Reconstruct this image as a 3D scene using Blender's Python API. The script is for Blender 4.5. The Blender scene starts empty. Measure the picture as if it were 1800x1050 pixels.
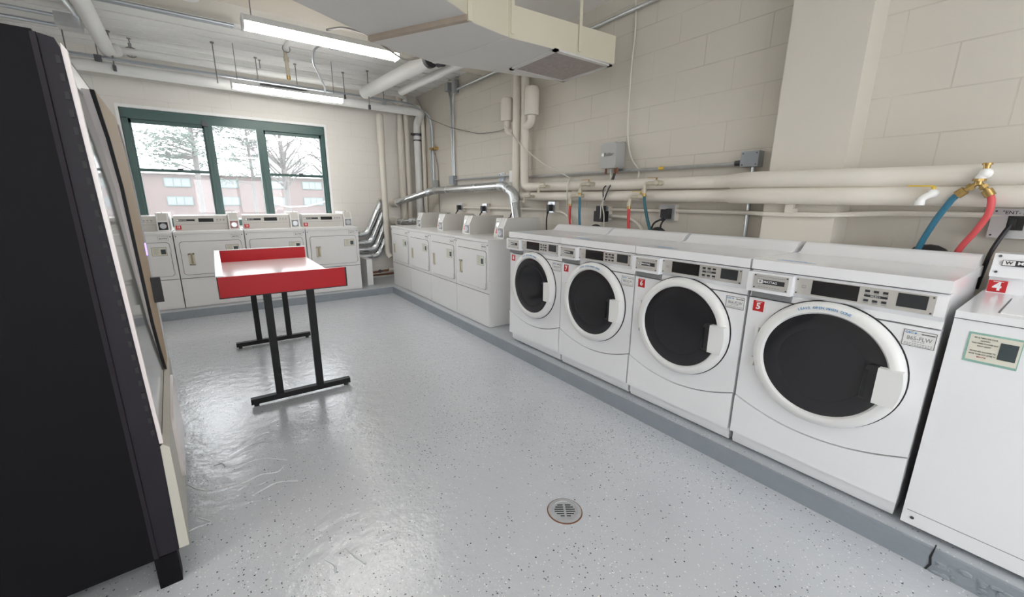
import bpy, bmesh, math, random
from mathutils import Vector, Matrix
random.seed(7)
C = bpy.context.scene.collection
S = bpy.context.scene
R = math.radians
# ------------------------------------------------------------------ camera
cam_data = bpy.data.cameras.new('camera'); cam = bpy.data.objects.new('camera', cam_data); C.objects.link(cam)
yaw, pitch, roll = R(35.7168), R(13.4428), R(0.4548)
fw = Vector((math.sin(yaw) * math.cos(pitch), math.cos(yaw) * math.cos(pitch), -math.sin(pitch)))
rt = Vector((math.cos(yaw), -math.sin(yaw), 0)); up = rt.cross(fw)
r2 = rt * math.cos(roll) + up * math.sin(roll); u2 = -rt * math.sin(roll) + up * math.cos(roll)
m = Matrix((r2, u2, -fw)).transposed().to_4x4(); m.translation = (0, 0, 1.3834)
cam.matrix_world = m
cam_data.sensor_width = 36; cam_data.lens = 718.4 / 1800 * 36; cam_data.clip_start = 0.02; cam_data.clip_end = 500
S.camera = cam
# ------------------------------------------------------------------ world, light, exposure
W = bpy.data.worlds.new('overcast_sky'); S.world = W; W.use_nodes = True
nt = W.node_tree; nt.nodes.clear()
wo = nt.nodes.new('ShaderNodeOutputWorld'); bg = nt.nodes.new('ShaderNodeBackground')
tc = nt.nodes.new('ShaderNodeTexCoord'); nz = nt.nodes.new('ShaderNodeTexNoise'); cr = nt.nodes.new('ShaderNodeValToRGB')
nz.inputs['Scale'].default_value = 3.0; nz.inputs['Detail'].default_value = 4
cr.color_ramp.elements[0].position = .35; cr.color_ramp.elements[0].color = (.80, .86, .93, 1)
cr.color_ramp.elements[1].position = .65; cr.color_ramp.elements[1].color = (1, 1, 1, 1)
nt.links.new(tc.outputs['Generated'], nz.inputs['Vector']); nt.links.new(nz.outputs['Fac'], cr.inputs['Fac'])
nt.links.new(cr.outputs['Color'], bg.inputs['Color']); nt.links.new(bg.outputs['Background'], wo.inputs['Surface'])
bg.inputs['Strength'].default_value = 5.0
LAMP = 18.0
S.view_settings.view_transform = 'Standard'; S.view_settings.look = 'None'
S.view_settings.exposure = 0.74; S.view_settings.gamma = 1.0; S.view_settings.use_curve_mapping = False
S.cycles.max_bounces = 8; S.cycles.diffuse_bounces = 5; S.cycles.glossy_bounces = 4; S.cycles.transparent_max_bounces = 12
S.cycles.use_denoising = True; S.cycles.sample_clamp_indirect = 6.0; S.cycles.caustics_reflective = False; S.cycles.caustics_refractive = False

# ------------------------------------------------------------------ materials
def mat(name, col, rough=.5, metal=0.0, spec=.5, bump=0.0, bscale=60, bdet=3, emit=None, estr=0, mottle=0.0, mscale=4, coat=0):
    M = bpy.data.materials.new(name); M.use_nodes = True
    n = M.node_tree.nodes; l = M.node_tree.links; b = n['Principled BSDF']
    b.inputs['Base Color'].default_value = (*col, 1); b.inputs['Roughness'].default_value = rough
    b.inputs['Metallic'].default_value = metal; b.inputs['Specular IOR Level'].default_value = spec
    b.inputs['Coat Weight'].default_value = coat; b.inputs['Coat Roughness'].default_value = .08
    if emit: b.inputs['Emission Color'].default_value = (*emit, 1); b.inputs['Emission Strength'].default_value = estr
    t = n.new('ShaderNodeTexCoord')
    if mottle:
        q = n.new('ShaderNodeTexNoise'); q.inputs['Scale'].default_value = mscale; q.inputs['Detail'].default_value = 5
        l.new(t.outputs['Object'], q.inputs['Vector'])
        x = n.new('ShaderNodeMix'); x.data_type = 'RGBA'
        x.inputs[6].default_value = (*[c * (1 - mottle) for c in col], 1); x.inputs[7].default_value = (*[min(1, c * (1 + mottle * .5)) for c in col], 1)
        l.new(q.outputs['Fac'], x.inputs[0]); l.new(x.outputs[2], b.inputs['Base Color'])
    if bump:
        q = n.new('ShaderNodeTexNoise'); q.inputs['Scale'].default_value = bscale; q.inputs['Detail'].default_value = bdet
        l.new(t.outputs['Object'], q.inputs['Vector'])
        bp = n.new('ShaderNodeBump'); bp.inputs['Strength'].default_value = bump; bp.inputs['Distance'].default_value = .01
        l.new(q.outputs['Fac'], bp.inputs['Height']); l.new(bp.outputs['Normal'], b.inputs['Normal'])
    return M

def block_mat(name, axis, u0, z0, col, mort, bw=.432, bh=.2, size=.0035, line=.5):
    """painted concrete block: running bond, fine joint lines, rough paint"""
    M = bpy.data.materials.new(name); M.use_nodes = True
    n = M.node_tree.nodes; l = M.node_tree.links; b = n['Principled BSDF']
    b.inputs['Roughness'].default_value = .55; b.inputs['Specular IOR Level'].default_value = .35
    g = n.new('ShaderNodeNewGeometry'); s = n.new('ShaderNodeSeparateXYZ'); c = n.new('ShaderNodeCombineXYZ')
    l.new(g.outputs['Position'], s.inputs[0])
    a1 = n.new('ShaderNodeMath'); a1.operation = 'SUBTRACT'; a1.inputs[1].default_value = u0
    a2 = n.new('ShaderNodeMath'); a2.operation = 'SUBTRACT'; a2.inputs[1].default_value = z0
    l.new(s.outputs['XYZ'.index(axis)], a1.inputs[0]); l.new(s.outputs[2], a2.inputs[0])
    l.new(a1.outputs[0], c.inputs[0]); l.new(a2.outputs[0], c.inputs[1])
    br = n.new('ShaderNodeTexBrick'); br.offset = .5; br.offset_frequency = 2; br.squash = 1
    br.inputs['Scale'].default_value = 1; br.inputs['Mortar Size'].default_value = size; br.inputs['Mortar Smooth'].default_value = .3
    br.inputs['Brick Width'].default_value = bw; br.inputs['Row Height'].default_value = bh
    l.new(c.outputs[0], br.inputs['Vector'])
    nz = n.new('ShaderNodeTexNoise'); nz.inputs['Scale'].default_value = 1.7; nz.inputs['Detail'].default_value = 6
    l.new(g.outputs['Position'], nz.inputs['Vector'])
    # joint lines fade in and out
    nl = n.new('ShaderNodeTexNoise'); nl.inputs['Scale'].default_value = 2.6; nl.inputs['Detail'].default_value = 5
    l.new(g.outputs['Position'], nl.inputs['Vector'])
    mr = n.new('ShaderNodeMapRange'); mr.inputs[1].default_value = .38; mr.inputs[2].default_value = .62; mr.inputs[3].default_value = .1; mr.inputs[4].default_value = 1
    l.new(nl.outputs['Fac'], mr.inputs[0])
    mm = n.new('ShaderNodeMath'); mm.operation = 'MULTIPLY'; l.new(br.outputs['Fac'], mm.inputs[0]); l.new(mr.outputs[0], mm.inputs[1])
    ms = n.new('ShaderNodeMath'); ms.operation = 'MULTIPLY'; ms.inputs[1].default_value = line; l.new(mm.outputs[0], ms.inputs[0])
    x0 = n.new('ShaderNodeMix'); x0.data_type = 'RGBA'
    x0.inputs[6].default_value = (*[k * .95 for k in col], 1); x0.inputs[7].default_value = (*[k * 1.04 for k in col], 1)
    l.new(nz.outputs['Fac'], x0.inputs[0])
    x = n.new('ShaderNodeMix'); x.data_type = 'RGBA'; x.inputs[7].default_value = (*mort, 1)
    l.new(x0.outputs[2], x.inputs[6]); l.new(ms.outputs[0], x.inputs[0]); l.new(x.outputs[2], b.inputs['Base Color'])
    n2 = n.new('ShaderNodeTexNoise'); n2.inputs['Scale'].default_value = 45; n2.inputs['Detail'].default_value = 5
    l.new(g.outputs['Position'], n2.inputs['Vector'])
    hb = n.new('ShaderNodeMath'); hb.operation = 'MULTIPLY_ADD'; hb.inputs[1].default_value = -1.6
    l.new(br.outputs['Fac'], hb.inputs[0]); l.new(n2.outputs['Fac'], hb.inputs[2])
    bp = n.new('ShaderNodeBump'); bp.inputs['Strength'].default_value = .35; bp.inputs['Distance'].default_value = .004
    l.new(hb.outputs[0], bp.inputs['Height']); l.new(bp.outputs['Normal'], b.inputs['Normal'])
    return M

def floor_mat(name, col, flecks=1.0, rough=.17, bumpy=.38):
    """grey epoxy paint with black and white colour flakes"""
    M = bpy.data.materials.new(name); M.use_nodes = True
    n = M.node_tree.nodes; l = M.node_tree.links; b = n['Principled BSDF']
    g = n.new('ShaderNodeNewGeometry')
    nz = n.new('ShaderNodeTexNoise'); nz.inputs['Scale'].default_value = 1.3; nz.inputs['Detail'].default_value = 4
    l.new(g.outputs['Position'], nz.inputs['Vector'])
    base = n.new('ShaderNodeMix'); base.data_type = 'RGBA'
    base.inputs[6].default_value = (*[c * .93 for c in col], 1); base.inputs[7].default_value = (*[c * 1.06 for c in col], 1)
    l.new(nz.outputs['Fac'], base.inputs[0]); cur = base.outputs[2]
    for sc, dark, keep, rad in ((62, True, .82, .21), (70, False, .74, .22), (120, False, .82, .24), (95, True, .86, .22)):
        v = n.new('ShaderNodeTexVoronoi'); v.inputs['Scale'].default_value = sc; v.inputs['Randomness'].default_value = 1
        l.new(g.outputs['Position'], v.inputs['Vector'])
        sp = n.new('ShaderNodeSeparateColor'); l.new(v.outputs['Color'], sp.inputs[0])
        d = n.new('ShaderNodeMath'); d.operation = 'LESS_THAN'; d.inputs[1].default_value = rad; l.new(v.outputs['Distance'], d.inputs[0])
        nd = n.new('ShaderNodeTexNoise'); nd.inputs['Scale'].default_value = 1.1; nd.inputs['Detail'].default_value = 3
        l.new(g.outputs['Position'], nd.inputs['Vector'])
        th = n.new('ShaderNodeMapRange'); th.inputs[1].default_value = .35; th.inputs[2].default_value = .7
        th.inputs[3].default_value = min(.99, keep + .13 / max(flecks, .01)); th.inputs[4].default_value = keep - .18 * flecks
        l.new(nd.outputs['Fac'], th.inputs[0])
        k = n.new('ShaderNodeMath'); k.operation = 'GREATER_THAN'; l.new(sp.outputs[0], k.inputs[0]); l.new(th.outputs[0], k.inputs[1])
        f = n.new('ShaderNodeMath'); f.operation = 'MULTIPLY'; l.new(d.outputs[0], f.inputs[0]); l.new(k.outputs[0], f.inputs[1])
        rc = n.new('ShaderNodeValToRGB'); l.new(sp.outputs[1], rc.inputs['Fac'])
        e = rc.color_ramp.elements
        if dark: e[0].color = (.03, .035, .045, 1); e[1].color = (.16, .17, .2, 1)
        else: e[0].color = (.72, .71, .67, 1); e[1].color = (.86, .87, .88, 1)
        x = n.new('ShaderNodeMix'); x.data_type = 'RGBA'
        l.new(f.outputs[0], x.inputs[0]); l.new(cur, x.inputs[6]); l.new(rc.outputs['Color'], x.inputs[7]); cur = x.outputs[2]
    l.new(cur, b.inputs['Base Color'])
    b.inputs['Roughness'].default_value = rough; b.inputs['Specular IOR Level'].default_value = .8
    n1 = n.new('ShaderNodeTexNoise'); n1.inputs['Scale'].default_value = 13; n1.inputs['Detail'].default_value = 6; n1.inputs['Roughness'].default_value = .6
    l.new(g.outputs['Position'], n1.inputs['Vector'])
    bp = n.new('ShaderNodeBump'); bp.inputs['Strength'].default_value = bumpy; bp.inputs['Distance'].default_value = .012
    l.new(n1.outputs['Fac'], bp.inputs['Height']); l.new(bp.outputs['Normal'], b.inputs['Normal'])
    return M

def glass_mat(name, tint=(1, 1, 1), gloss=.02, haze=0.0):
    M = bpy.data.materials.new(name); M.use_nodes = True
    n = M.node_tree.nodes; l = M.node_tree.links; n.remove(n['Principled BSDF']); o = n['Material Output']
    t = n.new('ShaderNodeBsdfTransparent'); t.inputs[0].default_value = (*tint, 1)
    g = n.new('ShaderNodeBsdfGlossy'); g.inputs['Roughness'].default_value = .02
    mx = n.new('ShaderNodeMixShader'); mx.inputs[0].default_value = gloss
    l.new(t.outputs[0], mx.inputs[1]); l.new(g.outputs[0], mx.inputs[2]); cur = mx.outputs[0]
    if haze:   # washed-out glare mixed in as a pale veil, besides grime and insect mesh
        tr = n.new('ShaderNodeBsdfTranslucent'); tr.inputs[0].default_value = (.95, .95, .97, 1)
        df = n.new('ShaderNodeBsdfDiffuse'); df.inputs[0].default_value = (.7, .7, .72, 1)
        a = n.new('ShaderNodeMixShader'); a.inputs[0].default_value = .3; l.new(tr.outputs[0], a.inputs[1]); l.new(df.outputs[0], a.inputs[2])
        m2 = n.new('ShaderNodeMixShader'); m2.inputs[0].default_value = haze; l.new(cur, m2.inputs[1]); l.new(a.outputs[0], m2.inputs[2]); cur = m2.outputs[0]
    l.new(cur, o.inputs['Surface'])
    return M

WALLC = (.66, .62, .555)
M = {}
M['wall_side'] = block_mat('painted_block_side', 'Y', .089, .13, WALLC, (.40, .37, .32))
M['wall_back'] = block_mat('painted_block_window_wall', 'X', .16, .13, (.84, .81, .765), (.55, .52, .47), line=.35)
M['wall_plain'] = mat('smooth_wall_paint', WALLC, .55, spec=.35, bump=.12, bscale=30, mottle=.04, mscale=2)
M['ceiling'] = mat('ceiling_paint', (.88, .88, .87), .6, bump=.1, bscale=25, mottle=.05, mscale=1.5)
M['floor'] = floor_mat('epoxy_floor', (.56, .58, .615))
M['kerb'] = mat('kerb_paint', (.29, .325, .36), .4, bump=.5, bscale=35, bdet=6, mottle=.12, mscale=9)
M['kerb_top'] = floor_mat('kerb_top_epoxy', (.47, .50, .53), .7, .3, .4)
M['white'] = mat('white_enamel', (.86, .865, .885), .2, spec=.5, bump=.02, bscale=8, coat=.3)
M['white_dry'] = mat('dryer_enamel', (.80, .795, .79), .3, spec=.45, bump=.015, bscale=10)
M['white_plastic'] = mat('white_plastic', (.80, .80, .79), .35)
M['beige_plate'] = mat('brushed_beige_plate', (.62, .60, .57), .35, metal=.35)
M['coin_beige'] = mat('coin_box_paint', (.60, .585, .555), .4)
M['gap'] = mat('shadow_gap_black', (.02, .02, .022), .7)
M['seam'] = mat('panel_seam_grey', (.22, .22, .23), .6)
M['screen'] = mat('smoked_display', (.012, .012, .014), .12)
M['keypad'] = mat('black_keypad', (.025, .027, .03), .45, bump=.1, bscale=200)
M['black'] = mat('black_rubber', (.02, .02, .022), .5)
M['doorglass'] = mat('smoked_door_glass', (.020, .020, .023), .10, spec=.5)
M['drum'] = mat('drum_behind_glass', (.022, .022, .024), .25, bump=.3, bscale=30)
M['red'] = mat('red_tag', (.55, .02, .025), .4)
M['ink_white'] = mat('white_print', (.85, .85, .85), .5)
M['ink'] = mat('black_print', (.03, .03, .035), .6)
M['ink_grey'] = mat('grey_print', (.30, .30, .31), .6)
M['ink_mid'] = mat('dark_grey_print', (.12, .12, .125), .6)
M['ink_blue'] = mat('blue_print', (.06, .25, .5), .5)
M['ink_red'] = mat('red_print', (.45, .08, .08), .5)
M['paper'] = mat('white_label', (.78, .78, .77), .45)
M['cream_label'] = mat('cream_label', (.72, .70, .60), .5)
M['teal'] = mat('teal_border', (.30, .52, .45), .5, mottle=.4, mscale=60)
M['far_pane'] = mat('far_window_glass', (.12, .14, .15), .3)
M['slate'] = mat('slate_square', (.05, .07, .075), .35, mottle=.2, mscale=40)
M['cream'] = mat('cream_handle', (.66, .60, .47), .4)
M['cream_dark'] = mat('cream_recess', (.36, .31, .22), .5)
M['grey_meter'] = mat('grey_coin_meter', (.30, .30, .32), .4, metal=.3)
M['red_meter'] = mat('pink_coin_meter', (.45, .22, .21), .4)
M['steel'] = mat('galvanised_steel', (.62, .64, .66), .28, metal=.9, mottle=.2, mscale=14, bump=.08, bscale=20)
M['duct_tin'] = mat('bright_tin_pipe', (.74, .76, .78), .2, metal=.95, mottle=.22, mscale=22, bump=.15, bscale=18)
M['foil'] = mat('foil_tape', (.66, .69, .71), .3, metal=.9, bump=.8, bscale=60)
M['conduit'] = mat('conduit_steel', (.50, .53, .56), .35, metal=.8)
M['dark_metal'] = mat('dark_metal', (.10, .10, .11), .4, metal=.6)
M['rod'] = mat('hanger_rod_steel', (.28, .28, .28), .5, metal=.6)
M['pipe'] = mat('painted_pipe_lagging', (.76, .715, .645), .5, bump=.1, bscale=14, mottle=.07, mscale=7)
M['pipe_white'] = mat('white_pipe_lagging', (.83, .83, .82), .5, bump=.1, bscale=14, mottle=.05, mscale=5)
M['brass'] = mat('brass', (.50, .34, .13), .35, metal=.85, mottle=.3, mscale=60)
M['valve'] = mat('painted_old_valve', (.60, .55, .44), .5, metal=.2, mottle=.35, mscale=50)
M['yellow'] = mat('yellow_lever', (.72, .50, .06), .45)
M['hose_red'] = mat('red_hose', (.55, .035, .035), .45)
M['hose_pink'] = mat('coral_red_hose', (.72, .10, .11), .45)
M['hose_blue'] = mat('blue_hose', (.03, .17, .27), .45)
M['hose_teal'] = mat('teal_hose', (.02, .11, .14), .45)
M['cord'] = mat('black_cord', (.022, .02, .024), .5)
M['cord_white'] = mat('white_cable', (.68, .66, .60), .5)
M['grey_cord'] = mat('grey_cable', (.24, .23, .22), .5)
M['duct'] = mat('duct_cream_paint', (.70, .66, .53), .5, bump=.06, bscale=6, mottle=.06, mscale=2)
M['duct_under'] = mat('duct_bottom_paint', (.70, .685, .665), .5, bump=.06, bscale=6, mottle=.06, mscale=3)
M['duct_flange'] = mat('brown_flange', (.45, .38, .31), .7, mottle=.2, mscale=10)
M['louvre'] = mat('dusty_louvre', (.42, .37, .345), .6, mottle=.3, mscale=30)
M['light_body'] = mat('light_housing', (.70, .70, .70), .45)
M['light_lens'] = mat('lit_diffuser', (.9, .9, .9), .4, emit=(1, .975, .93), estr=LAMP)
M['green'] = mat('green_window_paint', (.06, .125, .115), .35, mottle=.1, mscale=6)
M['trim'] = mat('white_trim', (.93, .93, .92), .5)
M['pane'] = glass_mat('window_glass', haze=.03)
M['screen_pane'] = glass_mat('glass_with_insect_screen', haze=.05)
M['router'] = mat('grey_router_plastic', (.42, .42, .41), .4)
M['box_grey'] = mat('grey_electrical_box', (.36, .39, .43), .4, metal=.3)
M['plate_steel'] = mat('steel_cover_plate', (.62, .64, .68), .3, metal=.7)
M['rust'] = mat('rusty_pipe', (.25, .11, .06), .8, mottle=.5, mscale=25)
M['vend_black'] = mat('vending_black_paint', (.0055, .005, .0065), .55, spec=.12, bump=.05, bscale=6, mottle=.15, mscale=2)
M['vend_edge'] = mat('vending_door_black', (.018, .016, .021), .5, spec=.2)
M['vend_white'] = mat('vending_white_trim', (.72, .66, .65), .3)
M['vend_cream'] = mat('vending_kick_panel', (.50, .48, .42), .4)
M['vend_tan'] = mat('vending_tan_panel', (.42, .325, .22), .6, spec=.15, mottle=.06, mscale=3)
M['vend_glass'] = mat('vending_glass', (.30, .31, .29), .08, spec=.7, mottle=.25, mscale=9)
M['vend_header'] = mat('vending_header', (.74, .74, .73), .35)
M['violet'] = mat('violet_indicator', (.2, .15, .6), .4, emit=(.35, .25, 1), estr=1.5)
M['laminate_red'] = mat('red_laminate', (.50, .010, .018), .35, spec=.3)
M['laminate_white'] = mat('white_laminate', (.86, .86, .86), .16, spec=.6, bump=.02, bscale=10)
M['table_black'] = mat('black_table_steel', (.010, .010, .011), .5, spec=.3, mottle=.2, mscale=20)
M['drain'] = mat('painted_drain_grate', (.48, .49, .51), .35, metal=.2, mottle=.25, mscale=40)
M['brick'] = block_mat('far_red_brick', 'X', 0, 0, (.105, .075, .072), (.14, .12, .115), .22, .075, .006, .8)
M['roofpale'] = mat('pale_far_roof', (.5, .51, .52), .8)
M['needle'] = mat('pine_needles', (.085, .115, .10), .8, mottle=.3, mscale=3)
M['bark'] = mat('tree_bark', (.10, .095, .092), .9, mottle=.3, mscale=8)
M['grass'] = mat('ground_grass', (.20, .20, .17), .9, mottle=.3, mscale=.5)

# ------------------------------------------------------------------ mesh builder
def fillet(pts, r, n=5):
    pts = [Vector(p) for p in pts]
    if r <= 0 or len(pts) < 3: return pts
    out = [pts[0]]
    for i in range(1, len(pts) - 1):
        a, b, c = pts[i - 1], pts[i], pts[i + 1]
        d1 = (a - b); d2 = (c - b)
        k = min(r, d1.length * .48, d2.length * .48)
        p, q = b + d1.normalized() * k, b + d2.normalized() * k
        for j in range(n + 1):
            t = j / n; out.append(p * (1 - t) ** 2 + b * 2 * t * (1 - t) + q * t * t)
    out.append(pts[-1]); return out

class MB:
    def __init__(s): s.bm = bmesh.new()
    def _bev(s, geom, b, seg=2, ang=R(30)):
        es = [e for e in geom if isinstance(e, bmesh.types.BMEdge) and (len(e.link_faces) != 2 or e.calc_face_angle(0) > ang)]
        if b > 0 and es: bmesh.ops.bevel(s.bm, geom=es, offset=b, segments=seg, profile=.5, affect='EDGES', clamp_overlap=True)
    def box(s, x0, x1, y0, y1, z0, z1, b=0, seg=2, mtx=None):
        v = [s.bm.verts.new((x, y, z)) for x in (x0, x1) for y in (y0, y1) for z in (z0, z1)]
        q = [(0, 1, 3, 2), (4, 6, 7, 5), (0, 4, 5, 1), (2, 3, 7, 6), (0, 2, 6, 4), (1, 5, 7, 3)]
        f = [s.bm.faces.new([v[i] for i in k]) for k in q]
        if mtx: bmesh.ops.transform(s.bm, matrix=mtx, verts=v)
        if b: s._bev({e for k in f for e in k.edges}, b, seg)
        return s
    def prism(s, poly, axis, a0, a1, b=0, seg=2, ang=R(30)):
        """poly: (u,v) pairs; axis 'x': u=y v=z; 'y': u=x v=z; 'z': u=x v=y"""
        f3 = {'x': lambda u, v, a: (a, u, v), 'y': lambda u, v, a: (u, a, v), 'z': lambda u, v, a: (u, v, a)}[axis]
        A = [s.bm.verts.new(f3(u, v, a0)) for u, v in poly]; B = [s.bm.verts.new(f3(u, v, a1)) for u, v in poly]
        n = len(poly); fs = [s.bm.faces.new(A), s.bm.faces.new(B[::-1])]
        for i in range(n): fs.append(s.bm.faces.new((A[i], B[i], B[(i + 1) % n], A[(i + 1) % n])))
        if b: s._bev({e for k in fs for e in k.edges}, b, seg, ang)
        return s
    def lathe(s, prof, axis='z', c=(0, 0, 0), n=32, cap=True):
        """prof: (radius, height) pairs"""
        rings = []; c = Vector(c)
        for r, h in prof:
            ring = []
            for i in range(n):
                a = 2 * math.pi * i / n; u, w = r * math.cos(a), r * math.sin(a)
                p = {'z': (u, w, h), 'y': (u, h, w), 'x': (h, u, w)}[axis]
                ring.append(s.bm.verts.new(c + Vector(p)))
            rings.append(ring)
        for a, b in zip(rings, rings[1:]):
            for i in range(n): s.bm.faces.new((a[i], a[(i + 1) % n], b[(i + 1) % n], b[i]))
        if cap:
            if prof[0][0] > 0: s.bm.faces.new(rings[0][::-1])
            if prof[-1][0] > 0: s.bm.faces.new(rings[-1])
        return s
    def tube(s, pts, r, n=10, fil=0, cap=True, rs=None):
        p = fillet(pts, fil); rings = []
        t = (p[1] - p[0]).normalized(); ref = Vector((0, 0, 1)) if abs(t.z) < .9 else Vector((1, 0, 0))
        u = t.cross(ref).normalized()
        for i, q in enumerate(p):
            if i == 0: t2 = (p[1] - p[0])
            elif i == len(p) - 1: t2 = (p[-1] - p[-2])
            else: t2 = (p[i + 1] - p[i]).normalized() + (p[i] - p[i - 1]).normalized()
            t2 = t2.normalized(); u = (u - t2 * u.dot(t2)).normalized(); w = t2.cross(u)
            rr = r if rs is None else rs[min(i, len(rs) - 1)]
            rings.append([s.bm.verts.new(q + (u * math.cos(2 * math.pi * k / n) + w * math.sin(2 * math.pi * k / n)) * rr) for k in range(n)])
        for a, b in zip(rings, rings[1:]):
            for i in range(n): s.bm.faces.new((a[i], a[(i + 1) % n], b[(i + 1) % n], b[i]))
        if cap: s.bm.faces.new(rings[0][::-1]); s.bm.faces.new(rings[-1])
        return s
    def bar(s, a, b, w, h, bev=0):
        """rectangular bar from a to b: w sideways, h upward"""
        a, b = Vector(a), Vector(b); d = b - a; L = d.length
        q = d.to_track_quat('X', 'Z').to_matrix().to_4x4(); q.translation = a
        return s.box(0, L, -w / 2, w / 2, -h / 2, h / 2, bev, mtx=q)
    def ball(s, c, r, sub=2, sc=(1, 1, 1)):
        bmesh.ops.create_icosphere(s.bm, subdivisions=sub, radius=r, matrix=Matrix.Translation(c) @ Matrix.Diagonal((*sc, 1)))
        return s
    def text(s, body, size, x, z, y, align='CENTER', bold=.0, ext=.0003, width=1.0, rot=0.0):
        """lettering standing in the XZ plane, facing -y"""
        cu = bpy.data.curves.new('t', 'FONT'); cu.body = body; cu.size = size; cu.align_x = align; cu.align_y = 'CENTER'
        cu.extrude = ext; cu.offset = bold * size; cu.resolution_u = 2
        o = bpy.data.objects.new('t', cu); me = bpy.data.meshes.new_from_object(o)
        Mx = Matrix.Translation((x, y, z)) @ Matrix.Rotation(R(90), 4, 'X') @ Matrix.Rotation(rot, 4, 'Z') @ Matrix.Diagonal((width, 1, 1, 1))
        me.transform(Mx); s.bm.from_mesh(me)
        bpy.data.meshes.remove(me); bpy.data.objects.remove(o); bpy.data.curves.remove(cu)
        return s
    def xf(s, mtx): bmesh.ops.transform(s.bm, matrix=mtx, verts=s.bm.verts[:]); return s
    def mesh(s, name, material, smooth=40):
        bm = s.bm; bmesh.ops.recalc_face_normals(bm, faces=bm.faces[:])
        if smooth:
            for f in bm.faces: f.smooth = True
            for e in bm.edges:
                if len(e.link_faces) == 2 and e.calc_face_angle(0) > R(smooth): e.smooth = False
        me = bpy.data.meshes.new(name); bm.to_mesh(me); bm.free(); me.materials.append(material)
        return me

def part(name, mb, material, parent, label=None, world=False, smooth=40):
    me = mb.mesh(name, material, smooth)
    if world:
        mw = parent.matrix_basis.copy()
        if parent.parent: mw = parent.parent.matrix_basis @ mw
        me.transform(mw.inverted())
    o = bpy.data.objects.new(name, me); C.objects.link(o); o.parent = parent
    if label: o['label'] = label
    return o

def thing(name, label, cat, loc=(0, 0, 0), rz=0.0, group=None):
    o = bpy.data.objects.new(name, None); C.objects.link(o); o.empty_display_size = .1
    o.location = loc; o.rotation_euler = (0, 0, rz); o['label'] = label; o['category'] = cat
    if group: o['group'] = group
    o.matrix_basis = Matrix.Translation(loc) @ Matrix.Rotation(rz, 4, 'Z')
    return o

def solo(name, mb, material, label, cat, group=None, kind=None, smooth=40):
    """a thing that is one mesh, origin at the middle of its underside"""
    me = mb.mesh(name, material, smooth)
    vs = [v.co for v in me.vertices]
    c = Vector(((min(v.x for v in vs) + max(v.x for v in vs)) / 2, (min(v.y for v in vs) + max(v.y for v in vs)) / 2, min(v.z for v in vs)))
    me.transform(Matrix.Translation(-c))
    o = bpy.data.objects.new(name, me); C.objects.link(o); o.location = c
    if label: o['label'] = label; o['category'] = cat
    if group: o['group'] = group
    if kind: o['kind'] = kind
    return o

def struct(name, mb, material, label, smooth=40):
    me = mb.mesh(name, material, smooth)
    o = bpy.data.objects.new(name, me); C.objects.link(o); o['kind'] = 'structure'
    o['label'] = label; o['category'] = name.split('_')[0]
    return o

# ------------------------------------------------------------------ room shell
XW, YW, ZC, XL, YR = 2.97, 6.90, 3.04, -2.6, -3.2       # right wall, window wall, ceiling, left wall, rear wall
KX, KY, KZ = 2.079, 5.997, .10                            # raised plinth edge and height
struct('floor', MB().box(XL - .2, XW + .2, YR - .2, YW + .2, -.1, 0), M['floor'], 'glossy grey epoxy floor with black and white flecks')
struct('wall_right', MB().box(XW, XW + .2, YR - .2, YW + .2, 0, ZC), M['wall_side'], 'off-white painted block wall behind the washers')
struct('wall_left', MB().box(XL - .2, XL, YR - .2, YW + .2, 0, ZC), M['wall_plain'], 'off-white wall on the left')
struct('wall_rear', MB().box(XL, -2.0, YR - .2, YR, 0, ZC).box(2.2, XW, YR - .2, YR, 0, ZC).box(-2.0, 2.2, YR - .2, YR, 0, .75).box(-2.0, 2.2, YR - .2, YR, 2.05, ZC), M['wall_plain'], 'off-white wall behind the viewer', 0)
w2 = struct('window_fill', MB().box(-2.0, 2.2, YR - .14, YR - .06, 1.98, 2.05).box(-2.0, 2.2, YR - .14, YR - .06, .75, .83).box(-2.0, -1.92, YR - .14, YR - .06, .83, 1.98).box(2.12, 2.2, YR - .14, YR - .06, .83, 1.98).box(-.65, -.57, YR - .14, YR - .06, .83, 1.98).box(.77, .85, YR - .14, YR - .06, .83, 1.98), M['green'], 'added unseen green window behind the viewer, letting in fill daylight')  # added out-of-view window, lets sky light in to brighten floor and washers
part('pane', MB().box(-1.93, 2.13, YR - .11, YR - .105, .8, 2.0), M['pane'], w2)
wx0, wx1, wz0, wz1 = -.745, 1.50, 1.02, 2.43              # window opening
wb = MB()
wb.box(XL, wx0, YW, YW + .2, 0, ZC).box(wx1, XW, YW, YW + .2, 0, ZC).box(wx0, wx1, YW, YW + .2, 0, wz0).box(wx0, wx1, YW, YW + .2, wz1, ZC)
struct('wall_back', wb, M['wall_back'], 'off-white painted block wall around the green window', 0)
cb = MB().box(XL - .2, XW + .2, YR - .2, YW + .2, ZC, ZC + .15)
k = 0
for y in (4.92, 5.14, 5.36, 5.58, 5.80, 6.02, 6.24, 6.46, 6.68):   # shallow ribs of the deck, running across the room
    cb.box(XL, XW, y, y + .10, ZC - .007 - .003 * (k % 2), ZC + .02, .006); k += 1
struct('ceiling', cb, M['ceiling'], 'white ribbed ceiling deck')
struct('trim_1', MB().box(XL, XW, 4.30, 4.72, 2.88, ZC + .02, .006), M['wall_plain'], 'cream ceiling beam crossing above the front light')
struct('trim_2', MB().box(2.756, XW + .05, .822, 1.19, .0, ZC, .004), M['wall_plain'], 'smooth painted pillar on the right wall')
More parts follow.
